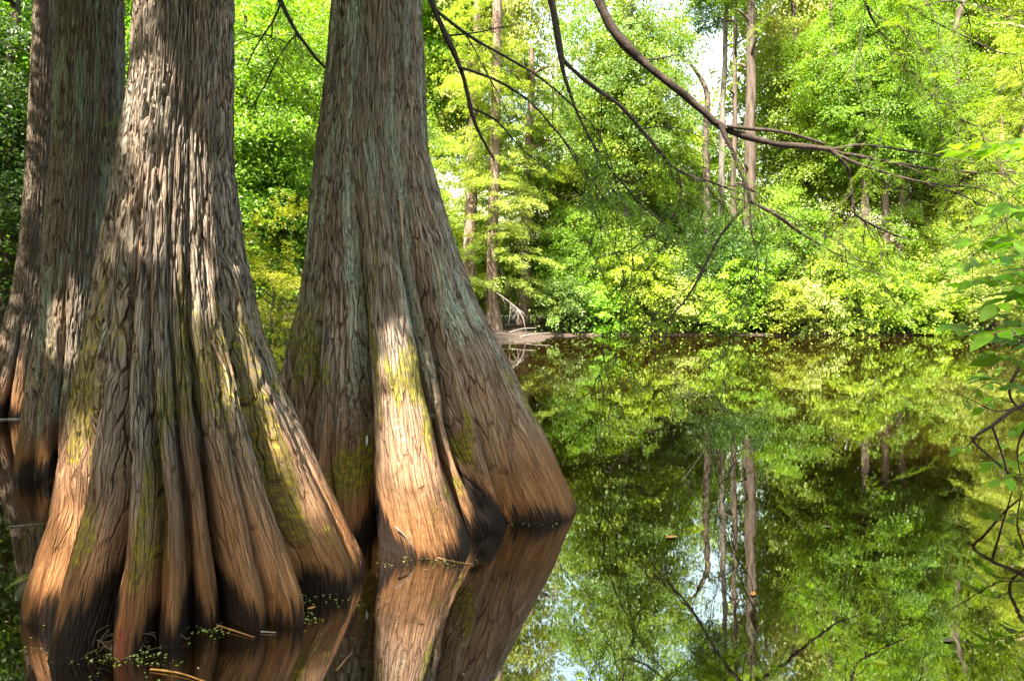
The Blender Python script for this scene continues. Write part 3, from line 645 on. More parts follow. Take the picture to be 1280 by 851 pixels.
# ------------------------------------------------------------------ crowns for the woods around the pond (shared between look-alike trees)
def crown_broad(seed, n, rx, z0, z1, leaf, nclump, csize=(.5, 1.1), shell=.5, flat=.34):
    """leaves gathered in many small tilted sprays, with gaps between them"""
    rng = np.random.default_rng(seed)
    d = rand_dir(rng, nclump); rr = rng.uniform(0, 1, nclump) ** shell
    zc, hz = (z0 + z1) / 2, (z1 - z0) / 2
    lump = 1 + .28 * perlin(np.arctan2(d[:, 1], d[:, 0]) * 1.6 + seed, d[:, 2] * 2.2, seed)
    C = d * (rr * lump)[:, None] * [rx, rx, hz] + [0, 0, zc]
    C += rng.standard_normal(C.shape) * .2
    cs = rng.uniform(*csize, nclump); tone_c = np.clip(rng.normal(.5, .28, nclump), 0, 1)
    up = unit(np.array([0, 0, 1.0]) + d * [.55, .55, .1] + rng.standard_normal((nclump, 3)) * .28)
    a1 = unit(np.cross(up, rand_dir(rng, nclump))); a2 = np.cross(up, a1)
    ci = rng.choice(nclump, n, p=cs ** 2 / (cs ** 2).sum())
    ang = rng.uniform(0, 6.283, n); u = rng.uniform(0, 1, n) ** .5; el = rng.uniform(.6, 1.3, nclump)[ci]
    p = C[ci] + a1[ci] * (u * cs[ci] * np.cos(ang) * el)[:, None] + a2[ci] * (u * cs[ci] * np.sin(ang) / el)[:, None] + up[ci] * (rng.standard_normal(n) * flat * .5 * cs[ci])[:, None]
    p[:, 2] -= .25 * (u ** 2) * cs[ci]
    loose = rng.uniform(0, 1, n) < .10; p[loose] += rng.standard_normal((loose.sum(), 3)) * .5
    nn = unit(up[ci] * .85 + rand_dir(rng, n) * .55)
    ax = unit(np.cross(nn, rand_dir(rng, n)) + [0, 0, -.3])
    L = leaf * rng.uniform(.55, 1.4, n)
    V, Q = kites(p, ax, nn, L, L * rng.uniform(.42, .66, n), .12)
    return V, Q, np.repeat(np.clip(tone_c[ci] + rng.normal(0, .1, n), 0, 1), 4)

def crown_layer(seed, n, rx, z0, z1, leaf, nspray):
    rng = np.random.default_rng(seed)
    zc = rng.uniform(0, 1, nspray); az = rng.uniform(0, 6.283, nspray)
    ln = rx * (1 - .6 * zc) * rng.uniform(.25, 1.15, nspray); zz = z0 + zc * (z1 - z0)
    # each bough carries several side sprays
    si = rng.choice(nspray, n, p=ln ** 1.4 / (ln ** 1.4).sum())
    k = rng.integers(0, 9, n); side = np.where(k % 2 == 0, 1.0, -1.0) * (k > 0); tb = np.where(k == 0, .05, .15 + .1 * k)
    t = np.sqrt(rng.uniform(.02, 1, n)); wv = rng.standard_normal(n) * .16 * np.sqrt(t * (1.1 - t) + .02)
    L = ln[si]; j = hash01(si, k, seed) - .5
    out = np.stack([np.cos(az[si]), np.sin(az[si]), np.zeros(n)], 1); sd = np.stack([-np.sin(az[si]), np.cos(az[si]), np.zeros(n)], 1)
    bx = unit(out * np.where(k == 0, 1, .65 + j * .5)[:, None] + sd * (side * .8)[:, None]); by = np.stack([-bx[:, 1], bx[:, 0], np.zeros(n)], 1)
    sl = np.where(k == 0, .9, .42 + .2 * j) * L
    rad = tb * L * np.where(k == 0, 0, 1)
    p = out * rad[:, None] + bx * (t * sl)[:, None] + by * (wv * sl)[:, None]
    rh = np.hypot(p[:, 0], p[:, 1])
    p[:, 2] = zz[si] + .12 * rh - .10 * rh ** 2 / np.maximum(L, .3) * 2.4 + rng.standard_normal(n) * .07 + j * .7 - .25 * np.abs(wv) * sl
    ax = unit(bx * .7 + by * np.sign(wv)[:, None] * .8 + rand_dir(rng, n) * .35 + [0, 0, -.2])
    nn = unit(rand_dir(rng, n) * .4 + [0, 0, 1])
    LL = leaf * rng.uniform(.5, 1.3, n)
    V, Q = kites(p, ax, nn, LL, LL * .3, .1)
    tone = np.clip(.5 + .8 * (hash01(si, si * 0, seed + 3) - .5), 0, 1)
    return V, Q, np.repeat(tone, 4)

CR = {}
def reg(k, vq, mat): CR[k] = mesh_np('crown', vq[0], vq[1], M[mat], attrs=dict(tone=vq[2]))
reg('broad1', crown_broad(1, 50000, 3.6, 3, 16, .15, 330, (.4, .95)), 'leaf_mid')
reg('broad2', crown_broad(2, 50000, 4.0, 4, 18, .15, 340, (.4, 1.0)), 'leaf_mid')
reg('low1', crown_broad(3, 36000, 2.7, .3, 6.5, .13, 240, (.3, .75)), 'leaf_mid')
reg('low2', crown_broad(4, 36000, 3.0, .2, 7.5, .13, 240, (.3, .8)), 'leaf_mid')
reg('layer1', crown_layer(5, 44000, 3.4, 1.5, 17, .15, 85), 'leaf_feather')
reg('layer2', crown_layer(6, 40000, 3.0, 1.0, 12, .15, 70), 'leaf_feather')
reg('near1', crown_broad(7, 56000, 3.2, .2, 11, .105, 460, (.25, .65)), 'leaf_mid')
reg('near2', crown_layer(8, 40000, 2.8, .6, 9, .12, 80), 'leaf_yellow')
reg('shrub1', crown_broad(9, 14000, 1.5, .05, 2.8, .13, 120, (.2, .45), .45), 'leaf_bright')
reg('shrub2', crown_broad(10, 14000, 1.6, .0, 2.4, .12, 120, (.2, .42), .45), 'leaf_bright')
reg('shrub3', crown_broad(12, 16000, 1.4, .0, 3.5, .13, 140, (.2, .45), .45), 'leaf_bright')

def gz(x, y): return float(ground_h(np.array([x]), np.array([y]))[0])

def wood_tree(px, d, crown, mat, label, trunk_px=None, top=None, bark='bark_brown', scale=1.0, sz=1.0, rz=None, name='tree', cat='tree', group='trees on the banks around the pond', lift=0.0, path=None, back=0.0, flare=False):
    """one tree on the bank: px is the photo column of its foot, d its distance"""
    x = (px - CX) / F * d; z = gz(x, d) - .04
    o = thing(name, label, cat, (x, d, z), group); rng = np.random.default_rng(int(abs(px) * 7 + d * 13))
    hgt = top or 14.0; tb = Tubes()
    r = (trunk_px or 8) * d / 853 / 2
    if path is not None:
        for k, pa in enumerate(path):
            pts = [P(a, b, d + .3 * k) - np.array([x, d, z]) for a, b, _ in pa]; rad = [w_ * d / 853 / 2 * (1.0 if flare else .52) for *_, w_ in pa]
            tb.add(pts, rad, 10, .35, .05, rng)
    else:
        lean = rng.uniform(-.03, .03, 2)
        zs = np.linspace(0, hgt, 14); pts = np.stack([zs * lean[0] + .04 * np.cumsum(rng.standard_normal(14)), zs * lean[1], zs], 1); pts[0, :2] = 0
        rad = r * (1 - .6 * zs / hgt); 
        if flare: rad = rad + r * .9 * np.exp(-zs / .7)
        tb.add(pts, rad, 12, .3, .05, rng)
        for k in range(9):
            a = rng.uniform(0, 6.283); z0 = hgt * rng.uniform(.3, .92); L = rng.uniform(1.2, 2.6) * scale
            q = np.array([np.interp(z0, zs, pts[:, 0]), np.interp(z0, zs, pts[:, 1]), z0])
            e = q + [math.cos(a) * L, math.sin(a) * L, L * rng.uniform(0, .5)]
            tb.add([q, (q + e) / 2 + [0, 0, .15], e], [r * .35, r * .2, .008], 5, .3)
    obj('trunk', tb.mesh('trunk', M[bark]), o)
    c = obj('crown', CR[crown], o); setmat(c, M[mat])
    c.scale = (scale, scale, scale * sz); c.rotation_euler.z = rng.uniform(0, 6.28) if rz is None else rz; c.location.z = lift; c.location.y = back
    return o

# trees with trunks the photo shows, far bank
wood_tree(617, 33.2, 'layer1', 'leaf_feather', 'pale pinkish trunk with flared foot leaning beside the mud spit', path=[[(619, 424, 30), (617, 405, 22), (616, 380, 16), (615, 330, 14), (618, 200, 13), (621, 60, 12), (622, -80, 10), (624, -220, 6)]], bark='bark_pink', scale=.95, flare=True)
wood_tree(653, 37, 'layer2', 'leaf_mid', 'straight reddish brown trunk rising behind the mud spit with broken branches', 17, 15, 'bark_pink', scale=1.0, lift=3.2)
wood_tree(587, 34.5, 'layer1', 'leaf_feather', 'tall straight trunk just right of the big sunlit cypress', 18, 18, 'bark_pink', scale=1.0)
wood_tree(934, 35.8, 'broad2', 'leaf_mid', 'thickest straight trunk of the far bank, dark brown, climbing out of sight', 19, 20, 'bark_brown', scale=.6, lift=14, back=.6)
wood_tree(896, 39, 'broad1', 'leaf_cool', 'slim grey trunk standing in the gap of bright sky', 10, 24, 'bark_grey', scale=.8, lift=14.5, back=1)
wood_tree(876, 44, 'broad1', 'leaf_fresh', 'leafy green tree filling the wood just below the bright sky gap', 9, 13, 'bark_brown', scale=.8, lift=1.5)
wood_tree(916, 37, 'broad1', 'leaf_mid', 'slim greyish trunk close beside the thickest dark trunk', 9, 22, 'bark_brown', scale=.7, lift=17, back=1)
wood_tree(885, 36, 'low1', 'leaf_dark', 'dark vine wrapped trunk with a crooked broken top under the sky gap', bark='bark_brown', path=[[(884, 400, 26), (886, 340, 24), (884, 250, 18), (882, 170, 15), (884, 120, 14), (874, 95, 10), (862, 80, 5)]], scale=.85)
wood_tree(1080, 35.2, 'broad2', 'leaf_mid', 'crooked brown trunk bending left, leftmost of the forked group', bark='bark_brown', path=[[(1086, 400, 18), (1082, 280, 17), (1078, 190, 16), (1066, 130, 14), (1050, 90, 12), (1040, 40, 10), (1038, -60, 7)]], lift=5, scale=.8, back=0)
wood_tree(1108, 35.0, 'broad1', 'leaf_mid', 'brown forked trunk splitting into a wide V, middle of the forked group', bark='bark_brown', path=[[(1108, 400, 17), (1107, 280, 16), (1106, 120, 15), (1122, 85, 12), (1150, 35, 10), (1170, -60, 7)], [(1107, 125, 11), (1096, 80, 9), (1080, 20, 6)]], lift=5, scale=.8, back=0)
wood_tree(1126, 35.4, 'broad1', 'leaf_cool', 'brown trunk leaning right, rightmost of the forked group', bark='bark_brown', path=[[(1120, 400, 17), (1126, 260, 16), (1135, 180, 15), (1158, 120, 13), (1178, 75, 12), (1205, 0, 9), (1220, -90, 6)]], lift=5, scale=.8, back=0)
wood_tree(1278, 36, 'layer1', 'leaf_feather', 'pale straight trunk at the right edge with bright feathery sprays', 13, 17, 'bark_pink', scale=.95)
wood_tree(1306, 25.5, 'layer2', 'leaf_feather', 'bright feathery cypress spreading sprays in from the right edge at mid height', 11, 11, 'bark_pink', scale=1.0)
wood_tree(1246, 34.5, 'layer2', 'leaf_feather', 'small feathery cypress with pale trunk right of the sunlit shrubs', 11, 11, 'bark_pink', scale=.9)
wood_tree(781, 35.5, 'broad2', 'leaf_cool', 'dark slim trunk behind drooping twigs, left of its pale twin', 12, 19, 'bark_brown', scale=.95, lift=2.5, back=.5)
wood_tree(796, 36.2, 'broad1', 'leaf_bright', 'pale slim trunk close right of a dark twin trunk', 10, 19, 'bark_pink', scale=.95, lift=2.5, back=.5)
wood_tree(700, 41, 'broad1', 'leaf_bright', 'light green tree behind the spit of mud, under a small sky gap', 12, 16, 'bark_grey', scale=.9)
wood_tree(745, 43, 'broad2', 'leaf_mid', 'mid green broadleaf tree between the mud spit and the twin trunks', 12, 18, 'bark_grey', scale=.9)
wood_tree(822, 43, 'broad1', 'leaf_cool', 'bluish green tree between the twin trunks and the sky gap', 12, 16, 'bark_grey', scale=.85)
wood_tree(1000, 40, 'broad2', 'leaf_mid', 'full mid green tree between the thickest trunk and the forked group', 13, 19, 'bark_brown', scale=1.0)
wood_tree(1195, 39, 'broad1', 'leaf_mid', 'dense green tree right of the forked trunks', 12, 18, 'bark_brown', scale=1.0)
wood_tree(1330, 38, 'broad2', 'leaf_mid', 'green tree cut by the right edge behind the feathery cypress', 12, 18, 'bark_brown', scale=1.0)
# understorey of the far bank
for k, (px, d, cr, mt, scl, lab) in enumerate([
    (670, 39, 'low1', 'leaf_bright', .8, 'light green young tree behind the mud spit'),
    (725, 36.5, 'low2', 'leaf_mid', .85, 'bushy green young tree at the right end of the mud spit'),
    (790, 36, 'low1', 'leaf_mid', .95, 'bushy young tree below the twin trunks'),
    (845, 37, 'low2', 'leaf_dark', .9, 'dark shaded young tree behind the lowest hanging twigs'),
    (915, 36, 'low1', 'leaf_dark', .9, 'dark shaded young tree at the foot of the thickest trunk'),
    (975, 37, 'low2', 'leaf_mid', 1.0, 'bushy young tree right of the thickest trunk'),
    (1040, 36, 'low1', 'leaf_mid', 1.0, 'bushy young tree left of the forked trunks'),
    (1110, 36, 'low2', 'leaf_mid', .9, 'bushy young tree at the feet of the forked trunks'),
    (1175, 36.5, 'low1', 'leaf_bright', 1.0, 'light green young tree behind the right end of the sunlit shrubs'),
    (1225, 37, 'low2', 'leaf_mid', 1.0, 'bushy green young tree behind the small feathery cypress'),
    (560, 38, 'low2', 'leaf_bright', 1.0, 'light green young tree seen past the edge of the sunlit cypress'),
    (620, 41, 'low1', 'leaf_mid', 1.0, 'green young tree behind the flared pale trunk')]):
    wood_tree(px, d, cr, mt, lab, 7, 6.0 * scl, 'bark_brown', scale=scl, name='young_tree', group='young trees under the far wood')
# sunlit shrubs at the waterline
sh_lab = ['first', 'second', 'third', 'fourth', 'fifth', 'sixth', 'seventh', 'eighth', 'ninth', 'tenth', 'eleventh', 'twelfth']
def shrub(px, d, mesh, mat, scale, label, group, seed):
    rng = np.random.default_rng(seed); x = (px - CX) / F * d; z = max(gz(x, d), 0) - .03
    o = thing('shrub', label, 'shrub', (x, d, z), group); tb = Tubes()
    for k in range(7):
        a = rng.uniform(0, 6.28); L = rng.uniform(.8, 1.7) * scale
        tb.add([(0, 0, 0), (math.cos(a) * L * .25, math.sin(a) * L * .25, L * .6), (math.cos(a) * L * .6, math.sin(a) * L * .6, L)], [.025, .016, .004], 5, .2)
    obj('stems', tb.mesh('stems', M['bark_brown']), o)
    c = obj('leaves', CR[mesh], o); setmat(c, M[mat]); c.scale = (scale * rng.uniform(.95, 1.15), scale, scale * rng.uniform(.85, 1.15)); c.rotation_euler.z = rng.uniform(0, 6.28)
    return o
for k in range(12):
    px = 708 + k * 45
    shrub(px, 33.6 + .5 * (k % 2), ('shrub1', 'shrub2', 'shrub3')[k % 3], ('leaf_bright', 'leaf_fresh', 'leaf_bright', 'leaf_feather')[k % 4] if k else 'leaf_cool', 1.0 + .12 * (k % 3),
          sh_lab[k] + ' sunlit shrub from the mud spit along the far waterline', 'sunlit shrubs along the far waterline', 300 + k)

# left bank
for (px, d, cr, mt, scl, lift, lab, tp, bk) in [
    (345, 19, 'near1', 'leaf_fresh', 1.0, 0, 'bright green leafy tree seen between the two big cypresses', 9, 'bark_brown'),
    (395, 23, 'near1', 'leaf_cool', 1.15, 0, 'bluish green leafy tree behind the gap, touching the sunlit cypress', 9, 'bark_brown'),
    (338, 13.4, 'near2', 'leaf_yellow', .5, 0, 'yellow green feathery young cypress low in the gap between big trunks', 6, 'bark_brown'),
    (300, 17, 'near1', 'leaf_fresh', .95, 0, 'light green tree behind the nearest cypress on the bank', 9, 'bark_brown'),
    (420, 28, 'near1', 'leaf_bright', 1.3, 0, 'tall light green tree far back in the gap between big cypresses', 9, 'bark_brown'),
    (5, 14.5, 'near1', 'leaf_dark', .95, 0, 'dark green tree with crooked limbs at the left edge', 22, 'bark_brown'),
    (-40, 16, 'near1', 'leaf_fresh', 1.1, 0, 'green tree cut by the left edge behind the dark crooked one', 12, 'bark_brown'),
    (60, 19, 'near1', 'leaf_bright', 1.1, 0, 'bright green tree showing low behind the thin leaning cypress', 10, 'bark_brown'),
    (160, 18, 'near1', 'leaf_fresh', 1.1, 0, 'green tree showing in the sliver between the nearest and lichen patched cypresses', 10, 'bark_brown'),
    (240, 22, 'near1', 'leaf_fresh', 1.2, 0, 'green tree mostly hidden behind the nearest cypress', 10, 'bark_brown')]:
    wood_tree(px, d, cr, mt, lab, tp, (10 if scl > .6 else 6) * scl, bk, scale=scl, lift=lift, group='trees on the left bank')

# the mass of the wood behind everything
def distant_wood():
    rng = np.random.default_rng(77); n = 120000; nc = 1900
    a = rng.uniform(-52, 52, nc); d = rng.uniform(48, 78, nc); z = np.where(rng.uniform(0, 1, nc) < .72, rng.uniform(.5, 30, nc), rng.uniform(28, 50, nc))
    C = np.stack([np.sin(np.radians(a)) * d, np.cos(np.radians(a)) * d, z], 1)
    ci = rng.integers(0, nc, n); cs = rng.uniform(.9, 2.4, nc)
    dd = rand_dir(rng, n); p = C[ci] + dd * (rng.uniform(0, 1, n) ** .5 * cs[ci])[:, None] * [1.2, 1.2, .5]
    # gaps in the canopy where the sky shows
    b = p[:, 0] / p[:, 1]; e = (p[:, 2] - H) / p[:, 1]; keep = np.ones(n, bool)
    for (b0, e0, rb, re_) in ((.285, .37, .030, .07), (.06, .37, .025, .035), (.41, .26, .015, .025), (-.07, .40, .03, .05)):
        keep &= ((b - b0) / rb) ** 2 + ((e - e0) / re_) ** 2 > rng.uniform(.55, 1.3, n)
    p = p[keep]; dd = dd[keep]; ci = ci[keep]; n = len(p)
    L = rng.uniform(.25, .6, n)
    V, Q = kites(p, rand_dir(rng, n), unit(dd * .4 + rand_dir(rng, n) * .7 + [0, 0, .5]), L, L * .6, .1)
    o = obj('distant_wood', mesh_np('distant_wood', V, Q, M['leaf_bright'], attrs=dict(tone=np.repeat(rng.uniform(0, 1, nc)[ci], 4)))); o['kind'] = 'stuff'; o['label'] = 'mass of green forest far behind the pond'
distant_wood()
dw = bpy.data.objects['distant_wood']; rngd = np.random.default_rng(79)
for k in range(46):
    px = -80 + (k % 23) * 64 + rngd.uniform(-20, 20); d = (45, 54)[k // 23] + rngd.uniform(-2, 3)
    if abs(px - 885) < 100 or abs(px - 690) < 70: continue
    c = obj('foliage', CR[('broad1', 'broad2')[k % 2]], dw, ((px - CX) / F * d, d, rngd.uniform(0, 7))); setmat(c, M[('leaf_bright', 'leaf_fresh', 'leaf_feather')[k % 3]])
    sc_ = rngd.uniform(1.1, 1.5); c.scale = (sc_, sc_, sc_ * rngd.uniform(.95, 1.25)); c.rotation_euler.z = rngd.uniform(0, 6.28)
for k in range(40):                       # the wood goes on round the near side of the pond
    a = math.radians(-72 - k % 20 * 11.4 + rngd.uniform(-4, 4)); d = (17, 24)[k // 20] + rngd.uniform(-1.5, 3)
    if math.cos(a) > .45: continue
    c = obj('foliage', CR[('broad1', 'low2')[k % 2]], dw, (math.sin(a) * d, math.cos(a) * d, rngd.uniform(-2.5, -.5) if k % 2 == 0 else 0)); setmat(c, M[('leaf_bright', 'leaf_fresh', 'leaf_mid')[k % 3]])
    sc_ = rngd.uniform(.8, 1.0); c.scale = (sc_, sc_, sc_ * .9); c.rotation_euler.z = rngd.uniform(0, 6.28)
def undergrowth():
    """low leaves that close the wood's floor behind the shrubs"""
    rng = np.random.default_rng(78); n = 50000; nc = 700
    x = rng.uniform(-12, 42, nc); y = rng.uniform(36, 47, nc); z = rng.uniform(0, 1, nc) ** 1.5 * 4.2 + .3
    cs = rng.uniform(.4, 1.1, nc); ci = rng.integers(0, nc, n); dd = rand_dir(rng, n)
    p = np.stack([x, y, z + .4], 1)[ci] + dd * (rng.uniform(0, 1, n) ** .5 * cs[ci])[:, None] * [1.2, 1.2, .5]
    p = p[np.abs(p[:, 0] / p[:, 1] - .02) > .025]; n = len(p); ci = ci[:n]
    L = rng.uniform(.1, .24, n); V, Q = kites(p, rand_dir(rng, n), unit(rand_dir(rng, n) * .8 + [0, 0, .6]), L, L * .6, .1)
    o = obj('undergrowth', mesh_np('undergrowth', V, Q, M['leaf_mid'], attrs=dict(tone=np.repeat(rng.uniform(0, 1, n), 4)))); o['kind'] = 'stuff'; o['label'] = 'low leafy undergrowth on the floor of the far wood'
undergrowth()

# ------------------------------------------------------------------ small things on and round the big trunks
def W(px, py, z=0.0):
    """photo pixel on the level z"""
    return P(px, py, (H - z) * F / (py - HY))
def surf_fn(tr):
    n = len(tr.data.vertices); co = np.empty(n * 3, np.float32); tr.data.vertices.foreach_get('co', co)
    co = co.reshape(-1, 3) + np.array(tr.parent.location); px = CX + F * co[:, 0] / co[:, 1]; py = HY + F * (H - co[:, 2]) / co[:, 1]
    def f(x, y, off=.006):
        m = np.hypot(px - x, py - y); idx = np.where(m < max(5, m.min() + .5))[0]
        dist = np.linalg.norm(co[idx] - [0, 0, H], axis=1); b = idx[dist.argmin()]
        return P(x, y, co[b, 1]) * 1.0 + unit(np.array([0, 0, H]) - co[b]) * off
    return f
S1, S2, S4 = surf_fn(trunk1), surf_fn(trunk2), surf_fn(trunk4)

def strand(parent, f, pts, r, mat, name, lift=.006):
    base = np.array(parent.location); tb = Tubes()
    q = [f(x, y, lift) - base for x, y in pts]; tb.add(q, np.linspace(r, r * .5, len(q)), 4, .03)
    return obj(name, tb.mesh(name, M[mat]), parent)
for pts in ([(512, -5), (509, 14), (512, 30), (500, 48), (497, 66)], [(503, 40), (510, 52), (506, 70)], [(486, 208), (496, 222), (510, 224), (522, 212)], [(498, 218), (503, 232), (520, 228)],
            [(480, 205), (484, 232), (480, 262), (486, 290), (482, 312)], [(484, 250), (492, 268), (489, 285)], [(506, 190), (512, 205), (518, 200)], [(478, 285), (474, 300), (480, 316)], [(496, 75), (500, 92), (494, 110)]):
    strand(cyp2, S2, pts, .0024, 'twig_grey', 'vine_strand', .006)
def bark_strip(parent, f, x0, y0, x1, y1, wid, lift0, lift1):
    base = np.array(parent.location); n = 6; V = []
    for k in range(n):
        t = k / (n - 1); c = f(x0 + (x1 - x0) * t, y0 + (y1 - y0) * t, lift0 + (lift1 - lift0) * t ** 2) - base
        w_ = wid * (1 - .6 * t); V += [c + [-w_ / 2, -.003, 0], c + [0, -.008, 0], c + [w_ / 2, .001, 0], c + [0, .006, 0]]
    Q = [[k * 4 + a, k * 4 + (a + 1) % 4, k * 4 + 4 + (a + 1) % 4, k * 4 + 4 + a] for k in range(n - 1) for a in range(4)] + [[3, 2, 1, 0], [(n - 1) * 4 + a for a in range(4)]]
    return obj('bark_strip', mesh_np('bark_strip', V, Q, M['bark_strip'], False), parent)
M['bark_strip'] = bark_mat('bark_strip', (0.12, 0.07, 0.042), (0.30, 0.19, 0.12), scale=40, stretch=.15)
for a in ((264, 425, 282, 462, .022, .004, .03), (283, 440, 296, 488, .018, .02, .004), (262, 452, 268, 500, .014, .006, .002), (176, 300, 172, 350, .012, .002, .006),
          (310, 440, 322, 490, .016, .002, .012)):
    bark_strip(cyp1, S1, *a)
for a in ((500, 250, 506, 330, .022, .004, .02), (530, 240, 552, 300, .02, .004, .015), (545, 330, 556, 400, .02, .004, .018), (482, 470, 490, 485, .012, .004, .03)):
    bark_strip(cyp2, S2, *a)
def blob(rx, ry, rz, seed, nu=14, nv=9, rough=.18):
    rng = np.random.default_rng(seed); V = []; 
    for i_ in range(nv):
        th = math.pi * i_ / (nv - 1)
        for j_ in range(nu):
            ph = 2 * math.pi * j_ / nu; k_ = 1 + rough * float(perlin(np.array([math.cos(ph) * 1.7 + seed]), np.array([math.sin(ph) * 1.7 + th * 2]), seed)[0])
            V.append((rx * k_ * math.sin(th) * math.cos(ph), ry * k_ * math.sin(th) * math.sin(ph), rz * k_ * math.cos(th)))
    Q = [[i_ * nu + j_, (i_ + 1) * nu + j_, (i_ + 1) * nu + (j_ + 1) % nu, i_ * nu + (j_ + 1) % nu] for i_ in range(nv - 1) for j_ in range(nu)]
    return V, Q
# feather caught in the crease
def leaf_sheet(L, Wd, fold=.18, curl=.12, wave=0.0):
    t = np.array([0, .14, .36, .62, .84, 1.0]); w_ = np.array([.06, .62, 1.0, .84, .42, .02]) * Wd / 2; V = []
    for a, b in zip(t, w_):
        zc = -curl * L * a * a
        V += [(a * L, -b, zc + fold * b + wave * math.sin(a * 9)), (a * L, 0, zc), (a * L, b, zc + fold * b - wave * math.sin(a * 9))]
    Q = [[k * 3 + c, k * 3 + c + 1, k * 3 + c + 4, k * 3 + c + 3] for k in range(5) for c in range(2)]
    return V, Q
M['white_feather'] = bark_mat('white_feather', (0.4, 0.4, 0.4), (0.6, 0.6, 0.61), scale=30, stretch=1)
V, Q = leaf_sheet(.085, .02); V = [(-y, -.01 + z, -x) for x, y, z in V]
ft = obj('feather', mesh_np('feather', V, Q, M['white_feather'], True), None, S2(459, 543, .02)); tag(ft, 'small white feather caught in the dark crease of the sunlit cypress', 'feather')

# fern and mossy knee left of the nearest cypress
M['moss'] = bark_mat('moss', (0.008, 0.008, 0.003), (0.035, 0.04, 0.01), scale=25, stretch=1)
kp = W(52, 752); kp[2] = 0
V, Q = blob(.17, .13, .10, 8, 22, 13, .7); kn = obj('cypress_knee', mesh_np('cypress_knee', V, Q, M['moss'], True), None, (kp[0], kp[1] + .1, .02))
tag(kn, 'low mossy cypress knee in the water under the fern', 'knee')
def fern(loc, seed, label, n=7, L0=.3):
    rng = np.random.default_rng(seed); o = thing('fern', label, 'fern', tuple(loc), None)
    for k in range(n):
        a = rng.uniform(-2.6, 1.4); L = L0 * rng.uniform(.7, 1.2); pts = []
        for t in np.linspace(0, 1, 9): pts.append((math.cos(a) * L * t, math.sin(a) * L * t * .7, L * (.75 * t - .75 * t * t) + .01))
        pts = np.array(pts); tb = Tubes(); tb.add(pts, np.linspace(.003, .001, 9), 3); T = unit(np.gradient(pts, axis=0)); Vs = [np.concatenate(tb.V)]; Qs = [np.concatenate(tb.Q)]; nv = len(Vs[0])
        tt = np.linspace(.12, 1, 15); bp_ = np.stack([np.interp(tt, np.linspace(0, 1, 9), pts[:, c]) for c in range(3)], 1); tg = np.stack([np.interp(tt, np.linspace(0, 1, 9), T[:, c]) for c in range(3)], 1)
        sd = unit(np.cross(tg, [0, 0, 1])); nn = np.cross(sd, tg)
        for sg in (-1, 1):
            v, q = kites(bp_, sd * sg + tg * .4, nn, L * .26 * np.sin(np.clip(tt, .1, .97) * 3.14) + .008, L * .03); Vs.append(v); Qs.append(q + nv); nv += len(v)
        obj('frond', mesh_np('frond', np.concatenate(Vs), np.concatenate(Qs), M['leaf_fern'], attrs=dict(tone=np.full(nv, .6))), o)
    return o
fern((kp[0] + .02, kp[1] + .05, .09), 31, 'small yellow green fern on the mossy knee at the left edge', 9, .30)

# litter and duckweed afloat round the nearest cypress
M['duckweed'] = leaf_mat('duckweed', (0.10, 0.16, 0.015), (0.20, 0.25, 0.03), (0.42, 0.42, 0.25), trans=.1)
def floats(name, label, spots, seed, size):
    rng = np.random.default_rng(seed); Ps = []
    for (px, py, sx, sy, n) in spots:
        c = W(px, py); e = W(px + sx, py); f_ = W(px, py + sy)
        Ps.append(c + rng.standard_normal((n, 1)) * (e - c) + rng.standard_normal((n, 1)) * (f_ - c))
    p = np.concatenate(Ps); n = len(p); p[:, 2] = .004 + rng.uniform(0, .004, n)
    ax = unit(np.stack([rng.standard_normal(n), rng.standard_normal(n), np.zeros(n)], 1)); nn = unit(rng.standard_normal((n, 3)) * .15 + [0, 0, 1])
    L = size * rng.uniform(.4, 1.5, n); V, Q = kites(p, ax, nn, L, L * .8)
    o = obj(name, mesh_np(name, V, Q, M['duckweed'], attrs=dict(tone=np.repeat(rng.uniform(0, 1, n), 4)))); o['kind'] = 'stuff'; o['label'] = label
floats('duckweed', 'yellow green duckweed specks afloat round the big cypresses', [(130, 818, 40, 9, 150), (190, 830, 30, 10, 40), (395, 750, 28, 5, 60), (380, 775, 12, 4, 50), (265, 788, 14, 4, 50), (500, 700, 50, 8, 30), (560, 705, 18, 3, 45), (640, 655, 35, 4, 40),
        (60, 790, 40, 20, 60), (30, 660, 30, 3, 30)], 61, .012)
floats('pollen_specks', 'pale specks drifting on the pond', [(520, 770, 110, 40, 120), (900, 700, 180, 70, 220), (1150, 780, 70, 40, 120), (900, 560, 150, 40, 120), (760, 620, 60, 30, 60)], 62, .007)
M['litter_twig'] = bark_mat('litter_twig', (0.03, 0.02, 0.012), (0.13, 0.09, 0.055), scale=30, stretch=1)
def twig_mat_pile(name, label, cat, centre, ext, n, seed, r, mat, length, kind=None, flat=.25):
    rng = np.random.default_rng(seed); tb = Tubes()
    for k in range(n):
        c = rng.standard_normal(3) * ext; c[2] = abs(c[2]); a = rng.uniform(0, 6.283); L = rng.uniform(.4, 1.3) * length
        d = np.array([math.cos(a), math.sin(a) * .7, rng.uniform(-flat, flat)]) * L / 2
        m = c + rng.standard_normal(3) * L * .13
        tb.add([c - d, m, c + d], [r * rng.uniform(.6, 1.3), r, r * .4], 4, L / 5)
    o = obj(name, tb.mesh(name, M[mat]), None, tuple(centre)); tag(o, label, cat, None, kind); return o
lp = W(135, 808); twig_mat_pile('root_litter', 'tangle of fine roots and twigs piled against the foot of the nearest cypress', None, (lp[0], lp[1], .0), np.array([.13, .06, .035]), 70, 71, .0022, 'litter_twig', .12, 'stuff', .6)
